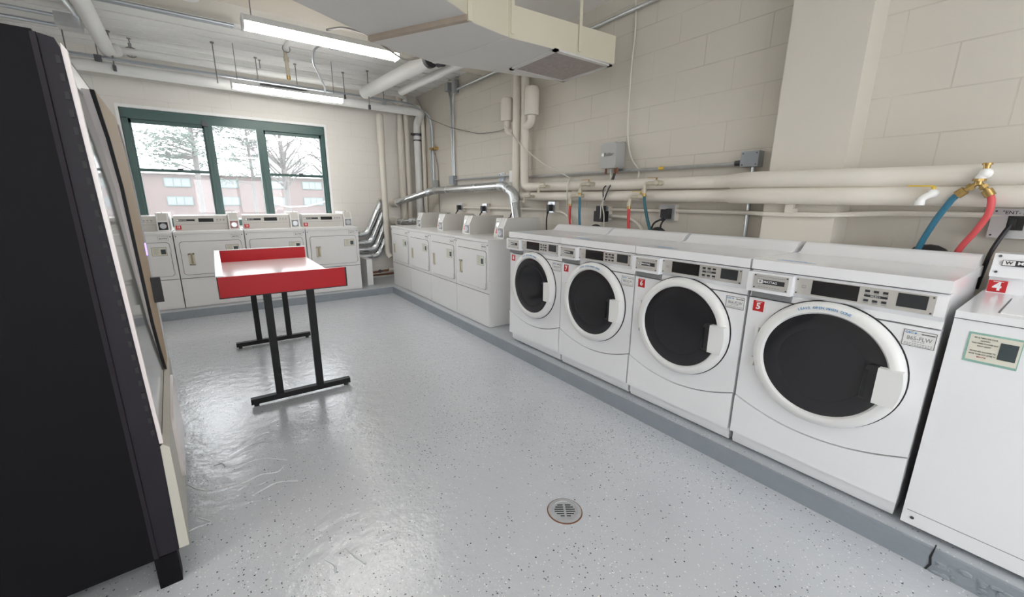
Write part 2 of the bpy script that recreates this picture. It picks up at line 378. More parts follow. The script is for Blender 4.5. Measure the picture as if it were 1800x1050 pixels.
# plinth: kerb along the back and the right
kb = MB().prism([(XL, KY), (KX, KY), (KX, YR), (XW, YR), (XW, YW), (XL, YW)], 'z', 0, KZ - .004, .012, 3)
struct('trim_3', kb, M['kerb'], 'grey painted concrete plinth under the machines')
kt = MB().prism([(XL, KY + .012), (KX + .012, KY + .012), (KX + .012, YR), (XW, YR), (XW, YW), (XL, YW)], 'z', KZ - .01, KZ - .001)
struct('trim_4', kt, M['kerb_top'], 'paler flecked top of the plinth')

FL = bpy.data.objects['floor']; K3 = bpy.data.objects['trim_3']
M['paint_ridge'] = mat('lifted_pale_paint', (.70, .71, .73), .3)
for pts in ([(-0.293, 2.396), (-0.241, 2.298), (-0.196, 2.247), (-0.128, 2.234), (-0.046, 2.217), (0.031, 2.249), (0.104, 2.209), (0.136, 2.261)] , [(-0.023, 2.087), (0.031, 2.108), (0.082, 2.132), (0.13, 2.109), (0.177, 2.081)] , [(-0.067, 2.035), (-0.033, 2.047), (0.005, 2.03)] , [(-0.048, 2.173), (0.011, 2.157), (0.075, 2.18)] , [(-0.172, 2.465), (-0.13, 2.471), (-0.119, 2.416)] , [(-0.087, 2.394), (0.004, 2.402), (0.069, 2.381), (0.154, 2.296)] ,  [(-0.027, 2.551), (0.03, 2.579), (0.114, 2.555)] , [(0.18, 1.504), (0.21, 1.451), (0.199, 1.419)] , [(0.265, 1.517), (0.284, 1.446), (0.311, 1.389)] , [(-0.263, 1.99), (-0.225, 2.001), (-0.174, 1.993), (-0.226, 2.053)] ):
    q = [(x + random.uniform(-.004, .004), y + random.uniform(-.004, .004), .0002) for x, y in pts]
    part('paint_ridge', MB().tube(q, .0035, 6, .02, rs=[.0012] + [.0035 + random.uniform(-.0015, .0012) for _ in range(60)]), M['paint_ridge'] if len(pts) > 3 else M['kerb_top'], FL, 'lifted ridge in the floor paint')
part('crack', MB().prism([(.106, KZ + .001), (.110, KZ + .001), (.116, .06), (.112, .03), (.120, 0), (.114, 0), (.104, .03), (.109, .06)], 'x', KX - .002, KX + .03), M['gap'], K3, 'dark crack in the plinth edge')
rb = MB(); rnd = random.Random(4)
for i in range(46):
    y = rnd.uniform(-.16, .10); rb.ball((KX - .001, y, rnd.uniform(.0, .075) * (1 - abs(y + .02) * 2)), rnd.uniform(.006, .014), 1, (.5, rnd.uniform(.8, 1.8), rnd.uniform(.5, 1)))
part('broken_edge', rb, M['kerb'], K3, 'crumbled patch of the plinth edge', smooth=0)
rb = MB()
for i in range(150):
    rb.ball((rnd.uniform(-.75, 2.05), KY - rnd.uniform(0, .012), rnd.uniform(0, .012)), rnd.uniform(.003, .010), 1, (rnd.uniform(.8, 2.2), .6, .6))
dbr = part('debris', rb, M['kerb'], K3, 'crumbs along the foot of the plinth', smooth=0); dbr['kind'] = 'stuff'

# ------------------------------------------------------------------ window
win = bpy.data.objects.new('window_1', None); C.objects.link(win); win['kind'] = 'structure'
win['label'] = 'three-bay green metal window'; win['category'] = 'window'
win.location = (.375, YW, wz0); win.matrix_basis = Matrix.Translation((.375, YW, wz0))
yf0, yf1 = YW + .03, YW + .11
f = MB()
f.box(wx0, wx1, yf0, yf1, 2.31, wz1 - .004, .006)                         # deep head
f.box(wx0, wx0 + .062, yf0, yf1, wz0, 2.32, .006).box(wx1 - .045, wx1, yf0, yf1, wz0, 2.32, .006)
f.box(.05, .135, yf0 - .01, yf1, wz0, 2.32, .006).box(.625, .715, yf0 - .01, yf1, wz0, 2.32, .006)
f.box(wx0, wx1, yf0, yf1, wz0, wz0 + .08, .006)
f.box(.085, .10, yf0 - .02, yf0, wz0, 2.32, .003).box(.663, .678, yf0 - .02, yf0, wz0, 2.32, .003)
part('window_frame', f, M['green'], win, world=True)
for (a, b, top) in ((wx0 + .062, .05, 2.31), (.715, wx1 - .045, 2.31)):   # double-hung sashes
    s_ = MB()
    s_.box(a, b, yf0 + .025, yf1 - .02, 1.705, 1.74, .004)
    s_.box(a, a + .022, yf0 + .03, yf1 - .02, 1.1, top, .003).box(b - .022, b, yf0 + .03, yf1 - .02, 1.1, top, .003)
    s_.box(a, b, yf0 + .03, yf1 - .02, top - .045, top, .003).box(a, b, yf0 + .03, yf1 - .02, 1.09, 1.135, .003)
    part('sash', s_, M['green'], win, world=True)
    part('upper_pane', MB().box(a, b, yf0 + .06, yf0 + .064, 1.73, top - .02), M['pane'], win, world=True)
    part('lower_pane', MB().box(a, b, yf0 + .05, yf0 + .054, 1.1, 1.72), M['screen_pane'], win, world=True)
    part('sash_lock', MB().box((a + b) / 2 + .02, (a + b) / 2 + .08, yf0 + .005, yf0 + .03, 1.735, 1.755, .004), M['dark_metal'], win, world=True)
part('fixed_pane', MB().box(.135, .625, yf0 + .055, yf0 + .059, wz0 + .06, 2.32), M['pane'], win, world=True)
part('window_latch', MB().prism([(.03, 2.29), (.095, 2.29), (.085, 2.33), (.045, 2.365)], 'y', yf0 - .045, yf0, .004), M['dark_metal'], win, world=True)
tr = MB().box(wx0 - .03, wx1 + .03, YW - .008, YW + .03, wz1 - .004, wz1 + .03, .002)
tr.box(wx0 - .03, wx0, YW - .008, YW + .03, wz0, wz1, .002).box(wx1, wx1 + .03, YW - .008, YW + .03, wz0, wz1, .002)
part('reveal_trim', tr, M['trim'], win, world=True, label='white edge trim around the green frame')

# ------------------------------------------------------------------ outside the window
struct('ground', MB().box(-90, 110, YW + .3, 140, -1.6, -1.5), M['grass'], 'pale ground outside the window')
bld = thing('brick_building', 'long low red brick building seen through the window', 'building', (4, 78, -1.5))
part('wall', MB().box(-16, 26, 78, 88, -1.5, 4.9), M['brick'], bld, world=True)
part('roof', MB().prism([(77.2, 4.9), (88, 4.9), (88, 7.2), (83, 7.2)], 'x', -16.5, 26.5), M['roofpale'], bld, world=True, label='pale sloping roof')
part('roof', MB().box(-16.4, 26.4, 77.2, 77.6, 4.75, 5.05), M['trim'], bld, world=True, label='white eaves board').name = 'eaves_board'
for zc in (1.0, 3.6):
    for xc in (-9.2, -3.6, 2.2, 8.6, 14.2, 19.6):
        w_ = part('window', MB().box(xc - 1.5, xc + 1.5, 77.85, 78.1, zc - .62, zc + .62), M['green'], bld, world=True)
        part('pane', MB().box(xc - 1.4, xc - .5, 77.8, 77.86, zc - .52, zc + .52).box(xc - .4, xc + .4, 77.8, 77.86, zc - .52, zc + .52).box(xc + .5, xc + 1.4, 77.8, 77.86, zc - .52, zc + .52), M['far_pane'], w_, world=True)

def tree(name, label, x, y, h, kind, seed, spread):
    rnd = random.Random(seed); t = thing(name, label, 'tree', (x, y, -1.5), 0)
    tk = MB(); tk.tube([(x, y, -1.5), (x + .1, y, h * .4), (x, y, h * .75), (x + .15, y, h)], .2, 8, .5, rs=[.15] * 4 + [.12] * 5 + [.08] * 6 + [.03])
    lv = MB()
    for i in range(34 if kind == 'pine' else 46):
        z = rnd.uniform(.28, 1.0) * h; a = rnd.uniform(0, 2 * math.pi); L = spread * (1.15 - .6 * z / h) * rnd.uniform(.6, 1.1)
        e = Vector((x + math.cos(a) * L, y + math.sin(a) * L, z + (rnd.uniform(.1, .5) if kind == 'pine' else rnd.uniform(.6, 2.2))))
        b = Vector((x, y, z)); md = b.lerp(e, .5) + Vector((0, 0, rnd.uniform(-.1, .25)))
        tk.tube([b, md, e], .04, 5, .3, rs=[.05, .045, .04, .035, .03, .025, .02, .015])
        if kind == 'pine':
            for j in range(60):
                q = b.lerp(e, rnd.uniform(.25, 1.05)) + Vector((rnd.gauss(0, .3), rnd.gauss(0, .3), rnd.gauss(.02, .12)))
                d = Vector((rnd.gauss(0, 1), rnd.gauss(0, 1), rnd.gauss(.1, .4))).normalized() * rnd.uniform(.2, .42)
                n_ = Vector((0, 0, 1)) * rnd.uniform(.03, .06)
                lv.bm.faces.new([lv.bm.verts.new(v) for v in (q, q + d * .5 + n_, q + d, q + d * .5 - n_)])
        else:
            for j in range(9):
                q = b.lerp(e, rnd.uniform(.3, 1)); d = Vector((rnd.gauss(0, .5), rnd.gauss(0, .5), rnd.gauss(.4, .35))) * rnd.uniform(.5, 1.1)
                lv.tube([q, q + d * .5 + Vector((rnd.gauss(0, .08), 0, 0)), q + d], .014, 3, 0)
    part('trunk', tk, M['bark'], t, world=True)
    if kind == 'pine': part('needles', lv, M['needle'], t, world=True, smooth=0)
    else: part('twigs', lv, M['bark'], t, world=True, smooth=0)
tree('pine_tree', 'tall pine seen through the left window bay', -.55, 34, 10.5, 'pine', 3, 3.3)
tree('pine_tree', 'second pine with boughs reaching into the middle window bay', 3.4, 47, 9.5, 'pine', 11, 3.0)
tree('bare_tree', 'bare tree seen through the middle window bay', 3.5, 27, 6.4, 'bare', 5, 2.4)
tree('bare_tree', 'bare wide tree seen through the right window bay', 8.6, 40, 8.8, 'bare', 9, 3.6)
hg = MB(); rnd = random.Random(2)
for i in range(60):
    hg.ball((rnd.uniform(-30, 34), rnd.uniform(93, 99), rnd.uniform(4, 8.0)), rnd.uniform(1.6, 3), 2, (1.2, .8, .8))
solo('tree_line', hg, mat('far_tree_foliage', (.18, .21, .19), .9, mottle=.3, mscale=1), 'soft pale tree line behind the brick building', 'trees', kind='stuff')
solo('clothes_line', MB().tube([(1.0, 11.0, -1.5), (1.0, 11.0, 1.42), (1.15, 11, 1.30), (1.45, 11, 1.20), (1.9, 11, 1.23), (2.5, 11, 1.40), (2.5, 11, -1.5)], .014, 6, .08), M['trim'], 'white line sagging between posts outside the right window bay', 'line')

# ------------------------------------------------------------------ front-loading washers
def arc_text(mb, s, size, cx, cz, r, a_mid, y, bold=.01):
    step = size * .66 / r; n = len(s)
    for i, ch in enumerate(s):
        a = a_mid - (i - (n - 1) / 2) * step
        if ch != ' ': mb.text(ch, size, cx + r * math.cos(a), cz + r * math.sin(a), y, bold=bold, rot=a - math.pi / 2)

def red_tag(parent, num, x0, x1, z0, z1, y, ts=.8, mtx=None):
    a = MB().box(x0, x1, y - .0015, y, z0, z1)
    h = z1 - z0
    b = MB().text(num, h * ts, (x0 + x1) / 2, (z0 + z1) / 2 - h * .03, y - .0022, bold=.035)
    c = MB().box(x0 + (x1 - x0) * .25, x1 - (x1 - x0) * .2, y - .0022, y - .0014, z1 - h * .13, z1 - h * .09)
    if mtx:
        for q in (a, b, c): q.xf(mtx)
    t = part('number_tag', a, M['red'], parent, 'red tag with white number %s' % num)
    part('lettering', b, M['ink_white'], t); part('lettering', c, M['ink_white'], t)
    return t

def front_loader(y_c, num, code, label, arc, xoff=0.0):
    t = thing('front_load_washer', label, 'washing machine', (2.1186 + xoff, y_c, KZ), R(-90), 'front-loading washers in a row')
    w = .338; wh = M['white']
    def curve(x): return .225 + .0725 * (min(1, abs(x) / .335)) ** 2.0
    xs = [(-w + i * 2 * w / 24) for i in range(25)]
    part('cabinet', MB().box(-w + .004, w - .004, .03, .64, .03, .968, .008), wh, t)
    part('seam_gap', MB().box(-w + .012, w - .012, .022, .05, .12, .955), M['seam'], t, 'dark gap between the front panels')
    part('plinth_base', MB().box(-w + .002, w - .006, .042, .62, .012, .12, .006), wh, t)
    for sx in (-.28, .28):
        for sy in (.1, .56): part('foot', MB().lathe([(.018, 0), (.018, .014)], 'z', (sx, sy, 0), 12), M['black'], t)
    part('lower_panel', MB().prism([(-w, .09), (w, .09)] + [(x, curve(x)) for x in xs[::-1]], 'y', -.004, .034, .009, 3), wh, t)
    part('front_panel', MB().prism([(x, curve(x) + .005) for x in xs] + [(w, .828), (-w, .828)], 'y', .002, .04, .006, 3), wh, t)
    fas = MB().prism([(.004, .834), (.010, .862), (-.012, .882), (-.012, .952), (-.002, .966), (.05, .966), (.05, .834)], 'x', -w, w, .006, 3)
    part('control_fascia', fas, wh, t)
    part('worktop', MB().box(-w - .002, w + .002, -.016, .645, .972, 1.018, .014, 4), wh, t)
    part('back_ridge', MB().prism([(.44, 1.012), (.50, 1.026), (.54, 1.060), (.57, 1.074), (.635, 1.070), (.642, 1.01)], 'x', -w + .012, w - .004, .016, 4), wh, t)
    # coin module
    cm = part('card_slot_module', MB().box(-w - .004, -.150, -.040, .03, .868, .962, .010, 3), wh, t)
    part('chute_recess', MB().box(-.325, -.155, -.014, .02, .838, .866, .006), M['seam'], t, 'dark recess under the card slot')
    pl = part('badge_plate', MB().box(-.312, -.163, -.0425, -.038, .884, .954, .002), M['beige_plate'], cm, 'brushed metal badge plate')
    part('badge', MB().box(-.293, -.178, -.044, -.042, .910, .931), M['ink'], cm)
    part('badge_emblem', MB().box(-.292, -.270, -.045, -.043, .9115, .9295), M['ink_white'], cm)
    lt = MB().text('W', .014, -.281, .9205, -.0458, bold=.02, width=.8); part('lettering', lt, M['ink'], cm)
    part('lettering', MB().text('MAYTAG', .0145, -.267, .9205, -.0448, align='LEFT', bold=.02), M['ink_white'], cm)
    ln = MB()
    for k in range(14): ln.box(-.298 + k * .0088, -.2925 + k * .0088, -.0431, -.0424, .942, .9445)
    for k in range(8): ln.box(-.288 + k * .0118, -.2805 + k * .0118, -.0431, -.0424, .894, .8965)
    part('fine_print', ln, M['ink_grey'], cm)
    for sx in (-.306, -.169):
        for sz in (.89, .948): part('screw', MB().lathe([(.0035, -.0445), (.0035, -.042)], 'y', (sx, 0, sz), 10), M['dark_metal'], cm)
    # display strip
    yb = -.0125
    st = part('display_strip', MB().box(-.145, .308, yb - .002, yb + .004, .884, .957, .001), M['beige_plate'], t, 'brushed metal control strip')
    part('display', MB().box(-.080, .084, yb - .004, yb, .892, .954, .001), M['screen'], st, 'smoked black display window')
    for r_ in range(2):
        for c_ in range(3): part('button', MB().box(.103 + c_ * .028, .118 + c_ * .028, yb - .006, yb - .001, .899 + r_ * .038, .908 + r_ * .038, .001), M['keypad'], st)
    part('button_bar', MB().box(.102, .175, yb - .0035, yb - .001, .918, .927), M['ink'], st)
    part('lettering', MB().text('SELECT', .007, .138, .9225, yb - .0042, bold=.01, width=1.4), M['ink_white'], st)
    fp = MB()
    for c_ in range(3): fp.box(.103 + c_ * .028, .120 + c_ * .028, yb - .0027, yb - .0019, .930, .9325).box(.103 + c_ * .028, .120 + c_ * .028, yb - .0027, yb - .0019, .892, .8945)
    part('fine_print', fp, M['ink_grey'], st)
    part('card_icon', MB().box(-.118, -.103, yb - .0028, yb - .0019, .915, .917).box(-.118, -.103, yb - .0028, yb - .0019, .924, .926).box(-.118, -.1165, yb - .0028, yb - .0019, .915, .926).box(-.1045, -.103, yb - .0028, yb - .0019, .915, .926), M['ink_grey'], st)
    part('keypad', MB().box(.203, .288, yb - .005, yb - .001, .900, .952, .002), M['keypad'], st, 'dark square keypad window')
    for sx in (-.138, .301):
        for sz in (.890, .950): part('screw', MB().lathe([(.0035, yb - .004), (.0035, yb)], 'y', (sx, 0, sz), 10), M['dark_metal'], st)
    # door
    cx, cz = .004, .588
    rim = part('door_ring', MB().lathe([(.276, .004), (.282, -.006), (.280, -.022), (.268, -.036), (.252, -.042), (.238, -.040), (.231, -.032), (.229, -.020), (.20, -.010)], 'y', (cx, 0, cz), 72, cap=False), M['white_plastic'], t)
    part('ring_shadow_gap', MB().lathe([(.286, .0015), (.286, .0005), (.26, .0005)], 'y', (cx, 0, cz), 64, cap=False), M['gap'], rim)
    gl = part('door_glass', MB().lathe([(.2305, -.027), (.205, -.031), (.165, -.028), (.158, -.014), (.15, .02), (.12, .06), (.05, .085), (0.001, .088)], 'y', (cx, 0, cz), 64), M['doorglass'], t, 'dark round door glass')
    hp = [(.203, .503), (.203, .652)]
    for i in range(9):
        a = math.asin((.652 - cz) / .279) + (math.asin((.503 - cz) / .279) - math.asin((.652 - cz) / .279)) * i / 8
        hp.append((cx + .279 * math.cos(a), cz + .279 * math.sin(a)))
    h = part('door_handle', MB().prism(hp, 'y', -.062, -.018, .007, 3), M['white_plastic'], t)
    part('grip_recess', MB().prism([(.158, .506), (.204, .500), (.204, .655), (.170, .652), (.162, .64)], 'y', -.05, -.015, .004), M['black'], h, 'black grip recess of the handle')
    part('grip_edge', MB().box(.163, .172, -.054, -.048, .515, .63, .002), M['screen'], h)
    for hz_ in (.49, .64): part('hinge', MB().box(-.281, -.268, -.02, .004, hz_, hz_ + .045, .004), M['white_plastic'], t)
    if arc:
        tx = MB(); arc_text(tx, 'LEAVE OPEN WHEN DONE', .0150, cx, cz, .258, R(94), -.0445)
        part('lettering', tx, M['ink_blue'], rim)
    # labels
    red_tag(t, num, -.316, -.267, .764, .816, .002)
    sk = part('service_sticker', MB().box(.238, .334, .0002, .002, .750, .816), M['paper'], t)
    bd = MB()
    for a in ((.240, .332, .8125, .814), (.240, .332, .752, .7535), (.240, .2415, .752, .814), (.3305, .332, .752, .814)): bd.box(a[0], a[1], -.0006, .0004, a[2], a[3])
    part('sticker_border', bd, M['ink'], sk)
    tx = MB().text(code, .0215, .287, .783, -.0004, bold=.012, width=.86); part('lettering', tx, M['ink_grey'], sk)
    part('lettering', MB().text('CSC', .0105, .244, .804, -.0004, align='LEFT', bold=.02, width=1.2).lathe([(.0032, -.0008), (.0032, .0003)], 'y', (.274, 0, .804), 12), M['ink_blue'], sk)
    part('lettering', MB().text('SERVICEWORKS', .0065, .309, .8035, -.0004, bold=.02, width=.8), M['ink'], sk)
    fp = MB()
    for (z, n_, x0) in ((.7715, 5, .268), (.7635, 11, .247), (.7575, 11, .247)):
        for k in range(n_): fp.box(x0 + k * .0074, x0 + .005 + k * .0074, -.0006, .0004, z - .001, z + .001)
    part('fine_print', fp, M['ink_grey'], sk)
    # printed strip and grey wear patch on the worktop
    wp = MB()
    for k in range(9): wp.box(-.26 + k * .018, -.245 + k * .018, .05, .058, 1.0178, 1.0186)
    for k in range(7): wp.box(-.255 + k * .016, -.242 + k * .016, .078, .083, 1.0178, 1.0186)
    part('worktop_print', wp, M['ink_blue'], t, 'faded blue printing on the top')
    return t
Y54, PW = .2371, .69
yc5 = Y54 + PW / 2
front_loader(yc5, '5', '865-FLW', 'nearest white front-loading washer, tag number 5, blue wording on its door ring', True)
front_loader(yc5 + PW, '6', '866-FLW', 'white front-loading washer, tag number 6, between washers 5 and 7', False)
front_loader(yc5 + 2 * PW, '7', '863-FLW', 'white front-loading washer, tag number 7, third from the camera', True, .005)
front_loader(yc5 + 3 * PW, '8', '864-FLW', 'white front-loading washer, tag number 8, beside the row of dryers', True, .01)

# top-loading washer at the right edge
t = thing('top_load_washer', 'white top-loading washer with red tag 4 and teal-edged sticker at the right edge', 'washing machine', (2.13, .222 - .343, KZ), R(-90))
w = .343; wh = M['white']
part('cabinet', MB().box(-w, w, .0, .64, .022, .884, .010, 3), wh, t)
part('top_deck', MB().box(-w, w, -.006, .64, .888, .914, .009, 3), wh, t)
part('lid_line', MB().box(-.252, -.246, .07, .45, .9125, .9148), M['seam'], t)
part('lid', MB().box(-.245, .26, .055, .47, .905, .9185, .004), wh, t)
part('console_base', MB().prism([(.565, .91), (.575, .985), (.70, .985), (.70, .91)], 'x', -w + .01, w - .01, .006), wh, t)
co = part('console', MB().prism([(.548, .985), (.572, 1.082), (.69, 1.082), (.69, .985)], 'x', -w + .008, w - .008, .008, 3), wh, t)
sl = Matrix.Translation((0, .560, 1.034)) @ Matrix.Rotation(R(-14), 4, 'X')
bw = part('badge', MB().box(-.308, -.10, -.0065, -.002, -.002, .022).xf(sl), M['ink'], co)
part('badge_emblem', MB().box(-.306, -.272, -.0075, -.004, 0, .020).xf(sl), M['ink_white'], co)
part('lettering', MB().text('W', .018, -.289, .0102, -.0082, bold=.03, width=1.1).xf(sl), M['ink'], bw)
part('lettering', MB().text('MAYTAG', .017, -.266, .0102, -.0075, align='LEFT', bold=.03, width=1.25).xf(sl), M['ink_white'], bw)
for sx, sz in ((-.318, .038), (-.318, -.030), (.318, .038), (.318, -.030)): part('screw', MB().lathe([(.005, -.0065), (.005, -.002)], 'y', (sx, 0, sz), 12).xf(sl), M['dark_metal'], co)
red_tag(t, '4', -.331, -.277, .918, .968, .5655, 1.0, None)
part('kick_line', MB().box(-w + .012, w - .012, -.001, .002, .082, .0845), M['ink_grey'], t)
for sx in (-.312, .312): part('screw', MB().lathe([(.006, -.003), (.006, .001)], 'y', (sx, 0, .055), 12), M['dark_metal'], t)
sk = part('timer_sticker', MB().box(-.298, -.172, -.002, .001, .738, .846), M['teal'], t, 'teal-edged instruction sticker')
part('sticker_face', MB().box(-.2925, -.1745, -.0026, -.001, .7465, .8395), M['cream_label'], sk)
part('sticker_square', MB().box(-.2205, -.180, -.0036, -.002, .765, .824), M['slate'], sk)
tx = MB()
for i, s_ in enumerate(('SET A TIMER FOR YOUR', 'CLOTHES!', 'TAKE YOUR CLOTHES OUT', 'RIGHT AWAY!', '', 'PEOPLE ARE ALLOWED TO', 'MOVE THEM OUT AFTER 10')):
    if s_: tx.text(s_, .0068, -.2555, .829 - i * .0098, -.003, bold=.005, width=.74)
part('lettering', tx, M['ink'], sk); part('lettering', MB().text('MINUTES', .0068, -.2555, .7605, -.003, bold=.005, width=.8), M['ink_red'], sk)

# ------------------------------------------------------------------ dryers
def rrect(x0, x1, z0, z1, r, n=5):
    p = []
    for cx, cz, a in ((x1 - r, z1 - r, 0), (x0 + r, z1 - r, 90), (x0 + r, z0 + r, 180), (x1 - r, z0 + r, 270)):
        for i in range(n + 1): p.append((cx + r * math.cos(R(a + 90 * i / n)), cz + r * math.sin(R(a + 90 * i / n))))
    return p

def dryer(loc, rz, num, label, group, meter, code, depth, sq=1, teal=False):
    t = thing('coin_dryer', label, 'clothes dryer', loc, rz, group); wd = M['white_dry']; w = .342
    part('cabinet', MB().box(-w, w, .004, depth, .002, .878, .006), wd, t)
    part('lower_panel', MB().box(-w + .002, w - .002, -.004, .03, .014, .352, .006), wd, t)
    part('seam', MB().box(-w + .004, w - .004, .001, .02, .350, .362), M['seam'], t)
    part('front_panel', MB().box(-w + .002, w - .002, -.004, .03, .360, .872, .006), wd, t)
    part('worktop', MB().box(-w, w, -.010, depth, .877, .905, .008, 3), wd, t)
    part('door_gap', MB().prism(rrect(-.304, .306, .395, .792, .035), 'y', -.0055, .0), M['seam'], t)
    d = part('door', MB().prism(rrect(-.298, .300, .401, .786, .03), 'y', -.016, .0, .004), wd, t)
    hf = MB().box(-.236, -.180, -.021, -.012, .512, .524, .003).box(-.236, -.180, -.021, -.012, .636, .650, .003)
    hf.box(-.236, -.218, -.021, -.012, .512, .650, .003).box(-.196, -.180, -.021, -.012, .512, .650, .003)
    h = part('door_handle', hf, M['cream'], d, 'cream moulded handle')
    part('handle_recess', MB().box(-.220, -.194, -.0175, -.014, .52, .64), M['cream_dark'], h)
    for z in (.44, .70): part('hinge', MB().box(.300, .312, -.020, -.002, z - .027, z + .027, .003), M['coin_beige'], t)
    sk = part('timer_sticker', MB().box(.136, .272, -.0175, -.0155, .640, .738), M['teal'] if teal else M['ink_grey'], d, 'instruction sticker with a dark square')
    part('sticker_face', MB().box(.140, .268, -.0185, -.0165, .644, .734), M['cream_label'], sk)
    part('sticker_square', MB().box(.218, .262, -.0195, -.018, .658, .712), M['slate'], sk)
    fp = MB()
    for i in range(6): fp.box(.150 + .006 * (i % 2), .206 - .005 * (i % 3), -.0192, -.0182, .722 - i * .012, .7245 - i * .012)
    part('fine_print', fp, M['ink_grey'], sk)
    lb = part('code_label', MB().box(.206, .304, -.0062, -.0035, .806, .858), M['paper'], t, 'small white code label')
    bd = MB()
    for a in ((.208, .302, .8545, .8565), (.208, .302, .8075, .8095), (.208, .210, .8075, .8565), (.300, .302, .8075, .8565)): bd.box(a[0], a[1], -.0068, -.0058, a[2], a[3])
    part('label_border', bd, M['ink_grey'], lb)
    part('lettering', MB().text(code, .021, .255, .831, -.0068, bold=.015, width=.88), M['ink'], lb)
    for sx in (-.322, .322): part('screw', MB().lathe([(.006, -.007), (.006, -.003)], 'y', (sx, 0, .852), 10), M['dark_metal'], t)
    # console
    if teal:
        cn = part('meter_case', MB().prism([(.225, .903), (.225, .94), (.262, 1.108), (.42, 1.108), (.42, .903)], 'x', .085, .203, .004), M['coin_beige'], t)
        sl = Matrix.Translation((0, .2265, .945)) @ Matrix.Rotation(R(-12.4), 4, 'X')
        part('meter_plate', MB().box(.105, .185, -.006, .0, .062, .130, .003).xf(sl), M['grey_meter'], cn)
        part('meter_dial', MB().lathe([(.022, -.012), (.024, -.006), (.026, 0)], 'y', (.145, 0, .096), 16).xf(sl), M['steel'], cn)
        red_tag(cn, num, .115, .180, .004, .052, -.0008, .62, sl)
    else:
      cn = part('console', MB().prism([(.235, .903), (.228, .972), (.245, 1.074), (.262, 1.084), (.44, 1.084), (.44, .903)], 'x', -.330, .203, .005), M['coin_beige'], t)
      sl = Matrix.Translation((0, .2365, 1.023)) @ Matrix.Rotation(R(-9.5), 4, 'X')
      part('console_line', MB().box(-.322, .196, -.0012, .002, -.047, -.044).xf(sl), M['ink_grey'], cn)
      part('badge', MB().box(-.306, -.128, -.003, .0, -.011, .013).xf(sl), M['ink'], cn)
      part('badge_emblem', MB().box(-.304, -.282, -.004, -.001, -.009, .011).xf(sl), M['paper'], cn)
      part('lettering', MB().text('MAYTAG', .014, -.276, .001, -.0042, align='LEFT', bold=.02, width=1.2).xf(sl), M['paper'], cn)
      part('display', MB().box(-.092, .058, -.003, 0, -.021, .022).xf(sl), M['screen'], cn)
      for k in range(3): part('button', MB().box(.088 + k * .033, .104 + k * .033, -.005, 0, -.002, .010, .002).xf(sl), M['grey_meter'], cn)
      bt = MB()
      for k in range(3): bt.box(.082 + k * .033, .106 + k * .033, -.0018, 0, -.016, -.012)
      part('fine_print', bt.xf(sl), M['ink_grey'], cn)
      red_tag(cn, num, -.320, -.266, .918, .966, .229, .62)
    # coin box
    cbx = part('coin_box', MB().prism([(.195, .903), (.195, 1.018), (.238, 1.112), (.66, 1.112), (.66, .903)], 'x', .206, .322, .005), M['coin_beige'], t)
    part('front_frame', MB().prism([(.190, .905), (.190, 1.019), (.234, 1.113), (.246, 1.113), (.202, 1.018), (.202, .905)], 'x', .208, .222, .002).prism([(.190, .905), (.190, 1.019), (.234, 1.113), (.246, 1.113), (.202, 1.018), (.202, .905)], 'x', .307, .320, .002)
         .box(.208, .320, .189, .2, 1.010, 1.024, .002).box(.208, .320, .189, .2, .905, .918, .002), M['white_plastic'], cbx, 'white edge frame of the coin box')
    mt = part('coin_meter', MB().box(.222, .307, .186, .197, .920, 1.008, .003), meter, cbx)
    part('meter_dial', MB().lathe([(.030, .178), (.032, .184), (.034, .187)], 'y', (.264, 0, .964), 20).box(.252, .276, .172, .18, .956, .972, .003), M['steel'], mt)
    part('lock', MB().lathe([(.007, 1.112), (.007, 1.120), (.0, 1.121)], 'z', (.262, .30, 0), 12), M['dark_metal'], cbx)
    return t
DX = -.4109; PD = .6931
g1 = 'coin dryers under the window'
for i, (num, lab, meter, code) in enumerate((
    ('16', 'white coin dryer numbered 16 with black coin meter, half behind the vending machine', M['black'], '847-FTW'),
    ('15', 'white coin dryer numbered 15 with pink coin meter, left behind the red table', M['red_meter'], '847-FTU'),
    ('14', 'white coin dryer numbered 14, mostly hidden behind the red table', M['grey_meter'], '851-FTM'),
    ('13', 'white coin dryer numbered 13 under the window beside four silver vent pipes', M['grey_meter'], '850-FTL'))):
    dryer((DX + (i - .5) * PD, 6.1297, KZ), 0, num, lab, g1, meter, code, .62)
g2 = 'coin dryers along the right wall'
for i, (num, lab) in enumerate((
    ('9', 'white coin dryer with red tag 9, beside front-loading washer 8'),
    ('10', 'white coin dryer second along from front-loading washer 8'),
    ('11', 'white coin dryer third along from front-loading washer 8'),
    ('12', 'white coin dryer at the far corner end of the right-hand row'))):
    dryer((2.172, 3.417 + .3442 + i * .6884, KZ), R(-90), num, lab, g2, M['grey_meter'], '84%d-FTW' % (4 - i), .70, teal=True)

# ------------------------------------------------------------------ folding table with red rim
t = thing('folding_table', 'white laundry folding table with red upstand on black steel legs', 'table', (.34, 3.77, 0))
tx0, tx1, ty0, ty1, zt = -.035, .712, 2.985, 4.57, .815
part('tabletop', MB().box(tx0 + .02, tx1, ty0 + .02, ty1 - .02, .785, zt, .003), M['laminate_white'], t, world=True)
part('front_upstand', MB().box(tx0, tx1 - .004, ty0 - .001, ty0 + .022, .792, .922, .002), M['laminate_red'], t, 'red front board', world=True)
part('back_upstand', MB().box(tx0, tx1 - .01, ty1 - .022, ty1, .792, .922, .002), M['laminate_red'], t, 'red back board', world=True)
part('side_upstand', MB().box(tx0 + .018, tx0 + .024, ty0 + .022, ty1 - .022, .815, .920), M['laminate_red'], t, 'red lining of the left board', world=True)
part('side_upstand', MB().box(tx0 - .002, tx0 + .018, ty0 + .01, ty1 - .01, .792, .920, .002), M['laminate_white'], t, 'white left board', world=True)
